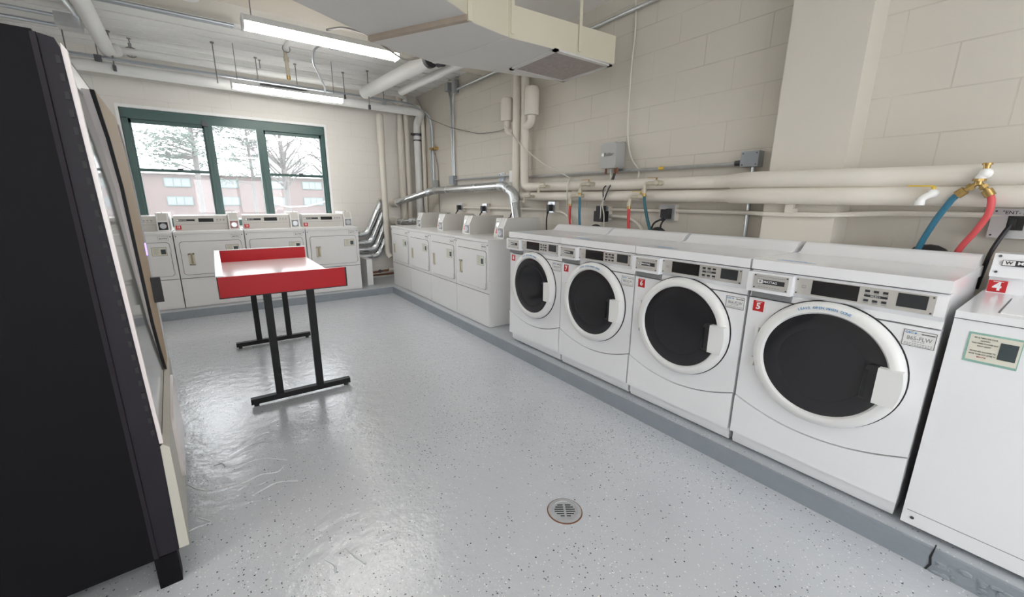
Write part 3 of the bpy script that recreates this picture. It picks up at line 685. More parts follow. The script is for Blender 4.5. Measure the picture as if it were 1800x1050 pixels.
part('upstand_capping', MB().box(tx0 - .002, tx1 - .002, ty1 - .024, ty1 + .002, .9215, .929, .002).box(tx0 - .003, tx0 + .036, ty0, ty1, .9195, .929, .002), M['laminate_white'], t, 'white capping of the boards', world=True)
eb = MB()
for a in ((tx0, tx0 + .004), (tx1 - .012, tx1 - .003)): eb.box(a[0], a[1], ty0 - .004, ty0 - .001, .79, .924)
eb.box(tx0, tx1 - .003, ty0 - .004, ty0 - .001, .789, .794)
part('edge_binding', eb, M['gap'], t, 'dark edge binding', world=True)
part('notice', MB().box(.285, .385, 3.42, 3.56, zt, zt + .001), M['paper'], t, 'small printed notice on the top', world=True)
nl_ = MB()
for k in range(3): nl_.box(.295, .375, 3.45 + k * .035, 3.462 + k * .035, zt + .0008, zt + .0016)
part('notice_print', nl_, M['ink_grey'], t, world=True)
for (ly, la, lb_, fa, fb) in ((3.10, .222, .483, .045, .692), (4.48, .209, .467, .018, .655)):
    for lx in (la, lb_):
        part('leg', MB().box(lx - .023, lx + .023, ly - .018, ly + .018, .05, .79, .003), M['table_black'], t, world=True)
    part('foot_bar', MB().box(fa, fb, ly - .022, ly + .022, .018, .056, .003), M['table_black'], t, world=True)
    for fx in (fa + .03, fb - .03): part('glide', MB().lathe([(.015, 0), (.015, .02)], 'z', (fx, ly, 0), 12), M['black'], t, world=True)

# ------------------------------------------------------------------ floor drain
t = thing('floor_drain', 'round grey painted floor drain grate', 'drain', (1.136, 1.152, 0))
dc = (1.136, 1.152, 0)
part('rim', MB().lathe([(.074, .0), (.076, .004), (.070, .006), (.058, .006), (.056, .003), (.001, .003)], 'z', dc, 40), M['drain'], t, world=True)
part('rim_edge', MB().lathe([(.081, .0), (.081, .001), (.075, .0012)], 'z', dc, 40), M['rust'], t, 'dark brown edge of the drain', world=True)  # dark brown ring just outside the rim
sl_ = MB()
for i, hw in enumerate((.018, .034, .042, .042, .036, .026)):
    for sgn in (-1, 1):
        o_ = (i - 2.5) * .0135
        a = Vector((dc[0], dc[1], .0035)) + Vector((.82, -.57, 0)) * (sgn * .005) + Vector((.57, .82, 0)) * o_
        b = a + Vector((.82, -.57, 0)) * sgn * hw
        sl_.bar(a, b, .0055, .0012)
part('slots', sl_, M['gap'], t, world=True)

# ------------------------------------------------------------------ vending machine
VR = R(3.6)
t = thing('vending_machine', 'tall black vending machine with glass front seen side-on at the left', 'vending machine', (-.258, 1.715, 0), VR)
part('cabinet', MB().box(-.80, -.066, 0, 1.10, .125, 1.812, .006), M['vend_black'], t)
part('cabinet_edge', MB().prism([(-.072, .0), (-.060, -.004), (-.058, .0), (-.066, .02)], 'z', .13, 1.806), M['vend_edge'], t)
lg = []
for (lx, ly) in ((-.075, .0), (-.075, 1.03), (-.80, .0), (-.80, 1.03)):
    part('leg', MB().box(lx + .002, lx + .066, ly, ly + .065, 0, .128, .003), M['vend_black'], t)
door = part('door', MB().prism([(-.058, .13), (-.002, .13), (.006, .55), (.006, .56), (-.020, 1.775), (-.028, 1.800), (-.058, 1.806)], 'y', .002, 1.095, .003), M['vend_edge'], t)
sl_ = MB()
for i in range(26):
    z = .60 + i * .0455; x = .003 - .026 * (z - .56) / 1.22
    sl_.box(x - .011, x - .002, -.0006, .006, z, z + .020)
part('hinge_slots', sl_, M['gap'], door)
part('door_trim', MB().prism([(.006, .56), (.016, .56), (-.008, 1.775), (-.018, 1.790), (-.020, 1.775)], 'y', .004, .026, .001), M['vend_white'], door, 'pale trim on the door edge')
part('kick_panel', MB().prism([(-.001, .133), (.028, .133), (.030, .54), (.012, .556), (.006, .55)], 'y', .003, 1.095, .003), M['vend_cream'], door, 'cream lower kick panel')
part('header_panel', MB().prism([(-.016, 1.685), (-.005, 1.685), (-.012, 1.755), (-.019, 1.77)], 'y', .026, .62), M['vend_header'], door, 'white header above the glass')
part('front_glass', MB().prism([(.004, .57), (.012, .57), (-.008, 1.69), (-.016, 1.69)], 'y', .026, .98), M['vend_glass'], door, 'grey reflective glass front')
tn = [(.13, 1.700), (.80, 1.716), (.98, 1.60), (1.09, 1.43), (1.09, .60), (.90, .20), (.945, .46), (.72, .70), (.62, .85), (.55, 1.15), (.49, 1.42), (.34, 1.58)]
part('selection_panel', MB().prism(tn, 'x', -.010, .022, .002), M['vend_tan'], door, 'tan selection panel')
part('panel_edge', MB().prism([(u - .018, v) for u, v in (tn[0], tn[11], tn[10], tn[9], tn[8], tn[7], tn[6], tn[5])] + [tn[5], tn[6], tn[7], tn[8], tn[9], tn[10], tn[11], tn[0]], 'x', .011, .0215), M['gap'], door, 'dark edge of the tan panel')
part('panel_backing', MB().prism([(u - .016, v) for u, v in (tn[0], tn[11], tn[10], tn[9], tn[8], tn[7], tn[6], tn[5])] + [tn[5], tn[6], tn[7], tn[8], tn[9], tn[10], tn[11], tn[0]], 'x', -.014, .0108), M['vend_white'], door, 'pale strip behind the tan panel')
part('panel_trim', MB().tube([(.022, .84, 1.690), (.022, .985, 1.60), (.022, 1.095, 1.43), (.022, 1.095, .60), (.022, .90, .19)], .006, 8), M['steel'], door, 'bright metal edge of the tan panel')
part('delivery_flap', MB().prism(rrect(.30, .88, .22, .52, .06), 'x', .028, .040, .004), M['vend_white'], door)
part('door_handle', MB().box(.02, .060, .93, .96, .875, 1.00, .008), M['black'], door, 'black door handle')
part('indicator_light', MB().box(.020, .027, 1.04, 1.08, 1.10, 1.16), M['violet'], door, 'small violet indicator light')

# ------------------------------------------------------------------ ceiling lights
def tube_light(label, x0, x1, y, z):
    t = thing('fluorescent_light', label, 'ceiling light', ((x0 + x1) / 2, y, z), 0, 'fluorescent strip lights')
    part('housing', MB().prism([(y - .058, z + .040), (y - .048, z + .082), (y + .048, z + .082), (y + .058, z + .040)], 'x', x0, x1, .003), M['light_body'], t, world=True)
    part('diffuser', MB().prism([(y - .055, z + .040), (y - .052, z + .012), (y - .035, z), (y + .035, z), (y + .052, z + .012), (y + .055, z + .040)], 'x', x0 + .006, x1 - .006, .004), M['light_lens'], t, 'lit white diffuser', world=True)
    part('end_cap', MB().box(x0 - .006, x0 + .008, y - .06, y + .06, z - .002, z + .082, .002), M['light_body'], t, world=True)
    part('end_cap', MB().box(x1 - .008, x1 + .006, y - .06, y + .06, z - .002, z + .082, .002), M['light_body'], t, world=True)
    for x in (x0 + .06, x1 - .1):
        part('hanger', MB().tube([(x, y, z + .08), (x, y, ZC)], .004, 6), M['rod'], t, world=True)
    return t
tube_light('lit fluorescent strip beside the big duct', .345, 1.485, 3.80, 2.568)
tube_light('lit fluorescent strip nearer the window', .350, 1.520, 5.83, 2.575)
tube_light('added unseen fill strip light near the vending machine', -2.0, -.85, 1.1, 2.56)  # added out-of-view lamp, brightens the room from the left
tube_light('added unseen fill strip light behind the viewer', .35, 1.57, -1.2, 2.56)  # added lamp out of view, lifts the overall brightness
tube_light('added unseen fill strip light behind the viewer on the left', -2.0, -.85, -1.2, 2.56)  # another added fill lamp, never in view

# ------------------------------------------------------------------ overhead duct
t = thing('air_duct', 'cream sheet-metal air duct hanging from the ceiling with a dusty grille', 'air duct', (1.2, 2.6, 2.46))
zb = 2.46
nearA, farA = Vector((1.425, 2.47)), Vector((1.043, 3.17)); dr = Vector((-.89, -.455))
nearB, farB = nearA + dr * 2.4, farA + dr * 2.4
def duct_seg(name, poly, z0, z1):
    part(name, MB().prism(poly, 'z', z0, z1, .003), M['duct'], t, world=True)
    part(name + '_underside', MB().prism([tuple(Vector(p).lerp(sum((Vector(q) for q in poly), Vector((0, 0))) / len(poly), .006)) for p in poly], 'z', z0 - .002, z0 + .001), M['duct_under'], t, 'paler underside sheet', world=True)
duct_seg('main_trunk', [tuple(nearA), tuple(farA), tuple(farB), tuple(nearB)], zb + .03, zb + .26)
duct_seg('transition', [tuple(nearA), (1.79, 2.535), (1.60, 3.33), tuple(farA)], zb, zb + .215)
duct_seg('branch', [(1.79, 2.535), (2.775, 2.478), (2.775, 3.10), (1.60, 3.33)], zb, zb + .20)
fl = MB()
fl.bar((nearA.x, nearA.y, zb + .014), (farA.x, farA.y, zb + .014), .035, .034)
part('flange', fl, M['duct_flange'], t, 'brown joint flange', world=True)  # brown strip along the trunk joint
part('flange', MB().bar((1.79, 2.535, zb - .001), (1.60, 3.33, zb - .001), .03, .008), M['duct_under'], t, world=True)
part('corner_strap', MB().box(1.775, 1.812, 2.524, 2.536, zb - .006, zb + .225, .002), M['duct'], t, world=True)
part('corner_strap', MB().box(1.42, 1.45, 2.455, 2.47, zb - .004, zb + .24, .002), M['duct'], t, world=True)
gx0, gx1, gy0, gy1 = 2.165, 2.775, 2.50, 3.075
gr = part('grille_frame', MB().box(gx0, gx1, gy0, gy0 + .035, zb - .014, zb, .003).box(gx0, gx1, gy1 - .035, gy1, zb - .014, zb, .003)
          .box(gx0, gx0 + .035, gy0, gy1, zb - .014, zb, .003).box(gx1 - .035, gx1, gy0, gy1, zb - .014, zb, .003), M['duct_under'], t, 'pale grille frame', world=True)
lv = MB()
for i in range(26):
    x = gx0 + .042 + i * .0205
    lv.box(-.0085, .0085, gy0 + .034, gy1 - .034, -.0012, .0012, mtx=Matrix.Translation((x, 0, zb - .005)) @ Matrix.Rotation(R(28), 4, 'Y'))
part('louvres', lv, M['louvre'], gr, 'dusty brown louvres', world=True)
for (x, y) in ((1.80, 2.53), (2.40, 2.50)):
    part('hanger_strap', MB().box(x - .014, x + .014, y - .012, y - .008, zb + .02, ZC, .001), M['duct'], t, world=True)

# ------------------------------------------------------------------ ceiling and corner pipes
def pipe(name, label, pts, r, material, fil=.08, n=16, cat='pipe', group=None, rings=(), jackets=()):
    mb = MB().tube(pts, r, n, fil)
    for (q, rr) in jackets: mb.tube(q, rr, n, fil)
    for (a, b, rr) in rings: mb.tube([a, b], rr, n)
    return solo(name, mb, material, label, cat, group)
pipe('lagged_pipe', 'largest white lagged pipe, below the ceiling along the window wall, turning down in the corner',
     [(-2.55, 6.30, 2.715), (2.80, 6.30, 2.685), (2.87, 6.66, 2.60), (2.87, 6.68, 2.42), (2.87, 6.68, .10)], .058, M['pipe_white'], .09)
solo('pipe_coupling', MB().tube([(2.87, 6.68, 2.40), (2.87, 6.68, 2.435)], .075, 14).box(2.75, 2.80, 6.62, 6.66, 2.40, 2.43, .004).tube([(2.87, 6.68, 2.32), (2.87, 6.68, 2.34)], .066, 14), M['dark_metal'], 'dark clamp coupling around the corner pipe just below its elbow', 'pipe clamp')
pipe('lagged_pipe', 'white pipe along the ceiling above the large lagged pipe', [(-.66, 6.34, 2.90), (2.45, 6.34, 2.91), (2.62, 6.50, 2.91), (2.64, 6.52, 2.78)], .036, M['pipe_white'], .07)
pipe('lagged_pipe', 'thick white pipe running overhead toward the window from the top left', [(-.62, 3.4, 2.86), (-.62, 4.95, 2.86), (-.67, 6.28, 2.86), (-.60, 6.34, 2.90)], .062, M['pipe_white'], .05)
pipe('vertical_pipe', 'white drain pipe down the window wall right of the window ending in an open elbow', [(2.262, 6.65, 2.66), (2.262, 6.65, .52), (2.29, 6.61, .46)], .045, M['pipe'], .04, rings=[((2.262, 6.65, 2.64), (2.262, 6.65, 2.22), .054)])
pipe('vertical_pipe', 'cream pipe with a joint near its top, second from the corner on the window wall', [(2.635, 6.80, ZC - .002), (2.635, 6.80, .10)], .044, M['pipe'], 0, rings=[((2.635, 6.80, 2.48), (2.635, 6.80, .11), .054)])
pipe('vertical_pipe', 'slim cream pipe just left of the lagged corner pipe', [(2.74, 6.80, ZC), (2.74, 6.80, .10)], .047, M['pipe'], 0)
pipe('vertical_pipe', 'slim cream pipe tight in the corner on the right wall', [(2.925, 6.56, 2.75), (2.925, 6.56, .10)], .030, M['pipe'], 0)
pipe('lagged_pipe', 'fat white diagonal pipe with dark open end behind the duct', [(1.895, 6.10, 2.80), (2.03, 4.34, 2.80)], .078, M['pipe_white'], 0)
solo('pipe_end_coupling', MB().tube([(2.03, 4.34, 2.80), (2.035, 4.29, 2.80)], .080, 18).tube([(2.10, 4.28, 2.79), (2.13, 4.22, 2.79)], .06, 16).tube([(2.07, 4.33, 2.82), (2.12, 4.24, 2.82)], .03, 10), M['dark_metal'], 'dark pipe coupling at the end of the fat diagonal pipe', 'pipe coupling')  # dark coupling hub on the end of the diagonal pipe
pipe('lagged_pipe', 'thinner white pipe beside the fat diagonal pipe near the right wall', [(2.22, 5.62, 2.77), (2.32, 3.70, 2.77)], .046, M['pipe_white'], 0)
pipe('small_pipe', 'cream small-bore pipe crossing to the corner high under the ceiling', [(2.45, 6.52, 2.83), (2.87, 6.56, 2.83), (2.90, 6.56, 2.70)], .022, M['pipe'], .03)
pipe('steel_conduit', 'thin front steel conduit under the window-wall ceiling curving down the corner', [(-2.5, 6.22, 2.775), (2.60, 6.22, 2.765), (2.90, 6.24, 2.66), (2.94, 6.26, 2.45), (2.94, 6.26, 1.66)], .012, M['conduit'], .12, 8)
pipe('steel_conduit', 'thin rear steel conduit under the window-wall ceiling curving down the corner', [(-2.5, 6.27, 2.80), (2.62, 6.27, 2.79), (2.91, 6.31, 2.67), (2.945, 6.33, 2.45), (2.945, 6.33, 1.62)], .011, M['conduit'], .12, 8)
solo('conduit_clamp', MB().box(2.90, XW, 6.24, 6.30, 2.155, 2.185, .003).box(2.915, XW, 6.12, 6.17, 2.145, 2.19, .004).tube([(2.93, 6.26, 2.16), (2.93, 6.20, 2.16)], .02, 8), M['brass'], 'small brass ground clamp on the corner conduits', 'clamp')
solo('conduit_box', MB().box(2.90, XW, 6.13, 6.23, 1.555, 1.69, .006), M['conduit'], 'small grey box at the foot of the corner conduit', 'electrical box')
pipe('thin_cable', 'thin dark cable dropping down the right wall in the corner', [(2.955, 6.20, 2.1), (2.955, 6.15, 1.95), (2.955, 6.12, 1.85), (2.955, 6.12, 1.12)], .006, M['grey_cord'], .04, 6, 'cable')
pipe('thin_cable', 'thin white cable looping down the pipe right of the window', [(2.60, 6.64, 2.45), (2.61, 6.65, 2.2), (2.56, 6.64, 2.02), (2.57, 6.64, 1.65), (2.61, 6.64, 1.35), (2.59, 6.62, 1.15), (2.50, 6.62, 1.03), (2.46, 6.66, .93)], .0055, M['cord_white'], .06, 6, 'cable')
pipe('drop_pipe', 'thick white stub pipe hanging from the ceiling at the top of the picture', [(.048, 4.18, ZC), (.048, 4.18, 2.815)], .074, M['pipe_white'], 0, 20)
pipe('steel_conduit', 'front conduit of the pair running under the ceiling beam to the front light', [(-2.5, 4.70, 2.855), (.36, 4.70, 2.855)], .014, M['conduit'], 0, 8)
pipe('steel_conduit', 'rear conduit of the pair running under the ceiling beam to the front light', [(-2.5, 4.80, 2.875), (.36, 4.80, 2.875)], .014, M['conduit'], 0, 8)
pipe('steel_conduit', 'upper conduit at the top left above the vending machine', [(-2.5, 5.55, 2.935), (-.88, 5.60, 2.925)], .016, M['conduit'], 0, 8)
pipe('steel_conduit', 'lower conduit at the top left above the vending machine', [(-2.5, 5.60, 2.865), (-.88, 5.65, 2.86)], .016, M['conduit'], 0, 8)
solo('conduit_box', MB().box(-.90, -.74, 5.56, 5.68, 2.84, 2.95, .006).tube([(-.76, 5.60, 2.95), (-.78, 4.85, 2.97), (-.80, 4.2, 2.98)], .02, 8), M['steel'], 'galvanised junction box with conduit at the top left', 'electrical box')

# hanger rods
gr_ = 'threaded hanger rods under the ceiling'
RODS = [(.23, 5.95, 2.63, 'hanger rod left of the light nearest the window', 0), (.655, 6.24, 2.79, 'hanger rod above the left part of the window-side light', 0), (.70, 6.30, 2.94, 'short hanger rod close beside the one above the left part of the window-side light', 0),
        (1.08, 6.22, 2.80, 'hanger rod behind the middle of the window-side light', 0), (1.655, 6.22, 2.745, 'hanger rod with dark clip right of the window-side light', 1),
        (1.895, 5.95, 2.60, 'hanger rod with dark clip under the fat diagonal pipe', 1), (2.19, 6.22, 2.735, 'hanger rod with grey clamp right of the fat diagonal pipe', 2), (2.24, 6.34, 2.86, 'short hanger rod behind the grey clamp rod', 0),
        (-.97, 6.22, 2.755, 'hanger rod with dark clamp at the far left above the vending machine', 1), (-.745, 6.22, 2.765, 'hanger rod with large dark clamp at the end of the thick overhead pipe', 2),
        (-.635, 6.22, 2.70, 'hanger rod with small dark clip right of the thick overhead pipe', 1), (-.49, 6.34, 2.86, 'hanger rod with pear-shaped ring on the upper white pipe', 3)]
for (x, y, z, lab, kind) in RODS:
    t = thing('hanger_rod', lab, 'hanger rod', (x, y, z), 0, gr_)
    part('rod', MB().tube([(x, y, z), (x, y, ZC)], .006, 6), M['rod'], t, world=True)
    part('ceiling_anchor', MB().lathe([(.018, ZC - .012), (.018, ZC)], 'z', (x, y, 0), 10), M['rod'], t, world=True)
    if kind == 1: part('clip', MB().box(x - .013, x + .013, y - .016, y + .016, z - .035, z + .02, .004), M['dark_metal'], t, world=True)
    if kind == 2: part('clamp', MB().box(x - .03, x + .025, y - .025, y + .025, z - .025, z + .03, .005), M['dark_metal' if x < 0 else 'conduit'], t, world=True)
    if kind == 3: part('ring', MB().tube([(x + .05 * math.cos(a), y, 2.90 + .05 * math.sin(a)) for a in [i * math.pi / 8 for i in range(17)]], .006, 6).box(x - .014, x + .014, y - .014, y + .014, 2.945, 2.985, .004), M['rod'], t, world=True)

# ceiling bits
t = thing('flexible_conduit', 'grey gooseneck conduit from a ceiling box down to the window-side light', 'conduit', (1.24, 5.0, 2.98))
part('cover_box', MB().box(1.24, 1.36, 5.06, 5.16, 2.99, ZC, .006).prism([(1.25, 2.965), (1.35, 2.965), (1.36, 2.995), (1.24, 2.995)], 'y', 5.06, 5.16, .004), M['box_grey'], t, world=True)
part('flex_hose', MB().tube([(1.25, 5.11, 2.985), (1.16, 5.13, 2.98), (1.10, 5.22, 2.94), (1.11, 5.35, 2.86), (1.20, 5.55, 2.80), (1.30, 5.72, 2.70), (1.31, 5.80, 2.64)], .011, 8, .08), M['conduit'], t, world=True)
pipe('light_cable', 'dark cable running along the top of the window-side light', [(.62, 5.77, 2.645), (.9, 5.77, 2.648), (1.25, 5.80, 2.642)], .011, M['dark_metal'], .05, 6, 'cable')
pipe('light_cable', 'grey cable drooping from the front light to the duct', [(.90, 3.74, 2.66), (.98, 3.62, 2.665), (1.12, 3.45, 2.60), (1.25, 3.38, 2.50), (1.37, 3.36, 2.44), (1.48, 3.33, 2.475)], .008, M['grey_cord'], .06, 6, 'cable')
t = thing('drop_valve', 'white drop pipe with a cream drain valve hanging under the front ceiling deck', 'pipe', (.80, 5.0, 2.6))
part('pipe_arm', MB().tube([(.82, 4.60, 2.90), (.80, 5.06, 2.85)], .024, 10), M['pipe_white'], t, world=True)
rg = MB()
for yy, zz in ((4.62, 2.895), (5.04, 2.85)): rg.tube([(.81 + .034 * math.cos(a), yy, zz + .034 * math.sin(a)) for a in [i * math.pi / 8 for i in range(17)]], .004, 6)
part('hanger_ring', rg, M['rod'], t, world=True)
part('drop', MB().tube([(.80, 5.06, 2.85), (.81, 5.08, 2.60)], .017, 10, 0).lathe([(.024, 2.74), (.024, 2.78)], 'z', (.805, 5.07, 0), 10), M['valve'], t, world=True)
part('cap', MB().lathe([(.016, 2.575), (.019, 2.58), (.019, 2.61)], 'z', (.81, 5.08, 0), 12), M['brass'], t, 'brass cap', world=True)

# ------------------------------------------------------------------ vent pipes
def vent(name, label, pts, r, sleeve=None, group=None, fil=.09, joints=()):
    t = thing(name, label, 'vent pipe', pts[0], 0, group)
    part('tin_pipe', MB().tube(pts, r, 18, fil), M['duct_tin'], t, world=True)
    P = [Vector(p) for p in pts]
    for i in range(1, len(P) - 1):      # foil-taped elbows
        a = P[i] + (P[i - 1] - P[i]).normalized() * min(.11, (P[i - 1] - P[i]).length * .49); b = P[i] + (P[i + 1] - P[i]).normalized() * min(.11, (P[i + 1] - P[i]).length * .49)
        part('elbow', MB().tube([a, P[i], b], r * 1.05, 18, fil), M['foil'], t, world=True)
    for (a, b) in joints: part('joint_band', MB().tube([a, b], r * 1.05, 18), M['foil'], t, world=True)
    if sleeve:
        part('wall_sleeve', MB().tube(sleeve[:2], sleeve[2], 20), M['pipe'], t, 'cream wall sleeve', world=True)
    return t
vent('vent_duct', 'long bright tin vent duct crossing the corner and bending down behind dryer 9',
     [(2.50, 6.72, 1.345), (2.80, 6.02, 1.525), (2.80, 4.06, 1.555), (2.76, 3.82, 1.46), (2.74, 3.72, 1.16)], .052, ((2.47, YW, 1.33), (2.50, 6.72, 1.345), .066),
     joints=(((2.80, 5.52, 1.533), (2.80, 5.49, 1.534)), ((2.80, 4.72, 1.545), (2.80, 4.69, 1.5455))))
vent('vent_duct', 'short tin vent duct from the wall sleeve behind dryer 12', [(2.50, 6.74, 1.03), (2.72, 6.52, 1.05), (2.82, 6.10, 1.075), (2.82, 5.86, 1.075)], .048, ((2.46, YW, 1.03), (2.50, 6.74, 1.02), .064))
gv = 'tin vent pipes of the window dryers'
for i, (xt, zt_, xb, zb_) in enumerate(((2.250, 1.33, 1.99, .845), (2.275, 1.165, 2.04, .715), (2.295, .985, 2.10, .605), (2.30, .77, 2.14, .495))):
    yy = 6.835 - .014 * i
    vent('vent_pipe', ('topmost', 'second from top', 'third from top', 'lowest')[i] + ' of the four slanting tin vent pipes beside dryer 13',
         [(1.70, yy, zb_ - .01), (xb, yy, zb_ - .005), (xt - .015, yy, zt_ - .02), (xt + .01, YW - .02, zt_ + .03)], .042, ((xt + .012, YW, zt_ + .03), (xt + .008, YW - .05, zt_ + .025), .052), gv)
t = thing('floor_pipe', 'rusty low pipe run with cream sleeve along the foot of the window wall', 'pipe', (2.2, 6.78, .16))
part('rusty_run', MB().tube([(1.93, 6.80, .20), (2.36, 6.80, .225)], .018, 8).tube([(1.93, 6.82, .15), (2.40, 6.82, .16)], .015, 8), M['rust'], t, world=True)
part('sleeve', MB().tube([(2.30, 6.78, .235), (2.75, 6.78, .25)], .034, 12), M['pipe'], t, world=True)
part('sleeve', MB().tube([(1.90, 6.76, .205), (2.0, 6.76, .212)], .022, 10), M['pipe'], t, world=True)
part('valve_body', MB().ball((2.15, 6.78, .22), .03, 2).tube([(1.945, 6.73, .14), (1.945, 6.80, .14)], .045, 14), M['dark_metal'], t, world=True)
solo('drain_trough', MB().box(1.80, 1.885, 6.30, 6.72, KZ, .50, .01), M['white_plastic'], 'white narrow box standing on the plinth behind dryer 13', 'box')

# ------------------------------------------------------------------ right-wall pipes
pu, pl_ = 1.533, 1.432
pipe('lagged_pipe', 'upper of the two big lagged water pipes along the right wall',
     [(2.85, 3.745, ZC - .002), (2.85, 3.745, pu), (2.85, 1.52, pu - .012), (2.70, 1.26, pu - .014), (2.70, .74, pu - .022), (2.735, .60, pu - .024), (2.735, -.9, pu - .036)], .043, M['pipe'], .075, 18,
     jackets=[([(2.80, 1.42, pu - .013), (2.70, 1.26, pu - .014), (2.70, .74, pu - .022), (2.735, .60, pu - .024), (2.735, -.9, pu - .036)], .0485)])
pipe('lagged_pipe', 'lower of the two big lagged water pipes along the right wall',
     [(2.85, 3.905, ZC - .002), (2.85, 3.905, pl_), (2.85, 1.52, pl_ - .004), (2.70, 1.26, pl_ - .006), (2.70, .74, pl_ - .010), (2.735, .60, pl_ - .010), (2.735, -.9, pl_ - .018)], .043, M['pipe'], .075, 18,
     jackets=[([(2.80, 1.42, pl_ - .005), (2.70, 1.26, pl_ - .006), (2.70, .74, pl_ - .010), (2.735, .60, pl_ - .010), (2.735, -.9, pl_ - .018)], .0475)])
t = thing('capped_stub', 'left capped cream pipe stub beside the rising pipes', 'pipe', (2.84, 4.06, 2.15))
part('cap', MB().lathe([(.066, 2.26), (.072, 2.27), (.072, 2.47), (.06, 2.50), (.03, 2.51)], 'z', (2.84, 4.075, 0), 20), M['pipe'], t, world=True)
part('stub', MB().tube([(2.84, 4.075, 2.28), (2.84, 4.07, 2.15), (2.85, 3.96, 2.12)], .036, 14, .06), M['pipe'], t, world=True)
t = thing('capped_stub', 'right capped cream pipe stub curving into the rising pipe', 'pipe', (2.80, 3.58, 2.12))
part('cap', MB().lathe([(.068, 2.25), (.075, 2.26), (.075, 2.49), (.062, 2.52), (.03, 2.53)], 'z', (2.82, 3.60, 0), 20), M['pipe'], t, world=True)
part('stub', MB().tube([(2.82, 3.60, 2.28), (2.82, 3.60, 2.175), (2.84, 3.72, 2.16)], .042, 14, .07), M['pipe'], t, world=True)
# conduits on the right wall
pipe('steel_conduit', 'left of the two vertical steel conduits on the right wall', [(2.94, 5.70, 2.93), (2.945, 5.64, 2.80), (2.945, 5.60, 1.72)], .012, M['conduit'], .05, 8)
pipe('steel_conduit', 'right of the two vertical steel conduits on the right wall', [(2.94, 5.50, 2.88), (2.945, 5.56, 2.76), (2.945, 5.56, 1.72)], .010, M['conduit'], .05, 8)
solo('conduit_box', MB().box(2.90, XW, 5.53, 5.65, 1.615, 1.735, .006), M['box_grey'], 'small grey box below the twin vertical conduits', 'electrical box')
solo('conduit_fitting', MB().box(2.90, XW, 5.42, 5.50, 2.83, 2.99, .006), M['conduit'], 'right metal conduit fitting above the twin vertical conduits', 'electrical box')
solo('conduit_fitting', MB().box(2.89, XW, 5.60, 5.70, 2.88, 2.99, .006), M['conduit'], 'left metal conduit fitting above the twin vertical conduits', 'electrical box')
pipe('steel_conduit', 'bright conduit high on the right wall running behind the duct', [(2.945, 5.45, 2.87), (2.945, 1.2, 2.885)], .016, M['steel'], 0, 8)
pipe('steel_conduit', 'horizontal conduit on the right wall between the small grey box and the white outlet', [(2.93, 5.53, 1.675), (2.93, 4.10, 1.675)], .011, M['conduit'], 0, 8)
pipe('steel_conduit', 'horizontal conduit above the big lagged pipes leading to the grey square box', [(2.94, 3.85, 1.645), (2.94, 1.45, 1.64)], .013, M['steel'], 0, 8)
solo('wall_outlet', MB().box(2.91, XW, 4.02, 4.125, 1.60, 1.73, .012), M['trim'], 'white outlet box beside the rising lagged pipes', 'outlet')
solo('conduit_tape', MB().tube([(2.94, 2.09, 1.643), (2.94, 2.045, 1.643)], .0145, 10), M['yellow'], 'yellow tape band on the horizontal conduit', 'tape')
t = thing('grey_junction_box', 'square grey junction box beside the pillar', 'electrical box', (2.92, 1.385, 1.61))
part('box', MB().box(2.90, XW, 1.328, 1.442, 1.614, 1.712, .008), M['box_grey'], t, world=True)
for sy in (1.342, 1.428):
    for sz in (1.628, 1.698): part('screw', MB().lathe([(.004, 2.897), (.004, 2.902)], 'x', (0, sy, sz), 8), M['dark_metal'], t, world=True)
part('connector', MB().tube([(2.935, 1.44, 1.645), (2.935, 1.49, 1.642)], .018, 10), M['dark_metal'], t, world=True)
pipe('steel_conduit', 'vertical conduit dropping from the grey square box behind the lagged pipes', [(2.95, 1.375, 1.62), (2.95, 1.365, 1.05)], .011, M['conduit'], 0, 8)
solo('wall_notice', MB().box(2.962, XW, 4.29, 4.42, 1.585, 1.72), M['paper'], None, None)
nt_o = bpy.data.objects[-1] if False else [o for o in C.objects if o.name.startswith('wall_notice')][0]
nt_o['label'] = 'small white and blue notice on the right wall'; nt_o['category'] = 'notice'
nb = MB().box(2.960, 2.963, 4.30, 4.315, 1.59, 1.66)
for k, (a, b) in enumerate(((4.34, 4.41), (4.325, 4.41), (4.36, 4.41), (4.325, 4.405))): nb.box(2.960, 2.963, a, b, 1.595 + k * .017, 1.602 + k * .017)
nb.box(2.960, 2.963, 4.31, 4.35, 1.70, 1.707).box(2.960, 2.963, 4.395, 4.412, 1.69, 1.705)
me_ = nb.mesh('notice_print', M['ink_blue']); me_.transform(Matrix.Translation(-nt_o.location)); o_ = bpy.data.objects.new('notice_print', me_); C.objects.link(o_); o_.parent = nt_o
solo('blank_plate', MB().box(2.962, XW, .608, .678, 1.15, 1.21, .003), M['wall_plain'], 'painted blank cover plate low on the wall behind washer 5', 'cover plate')
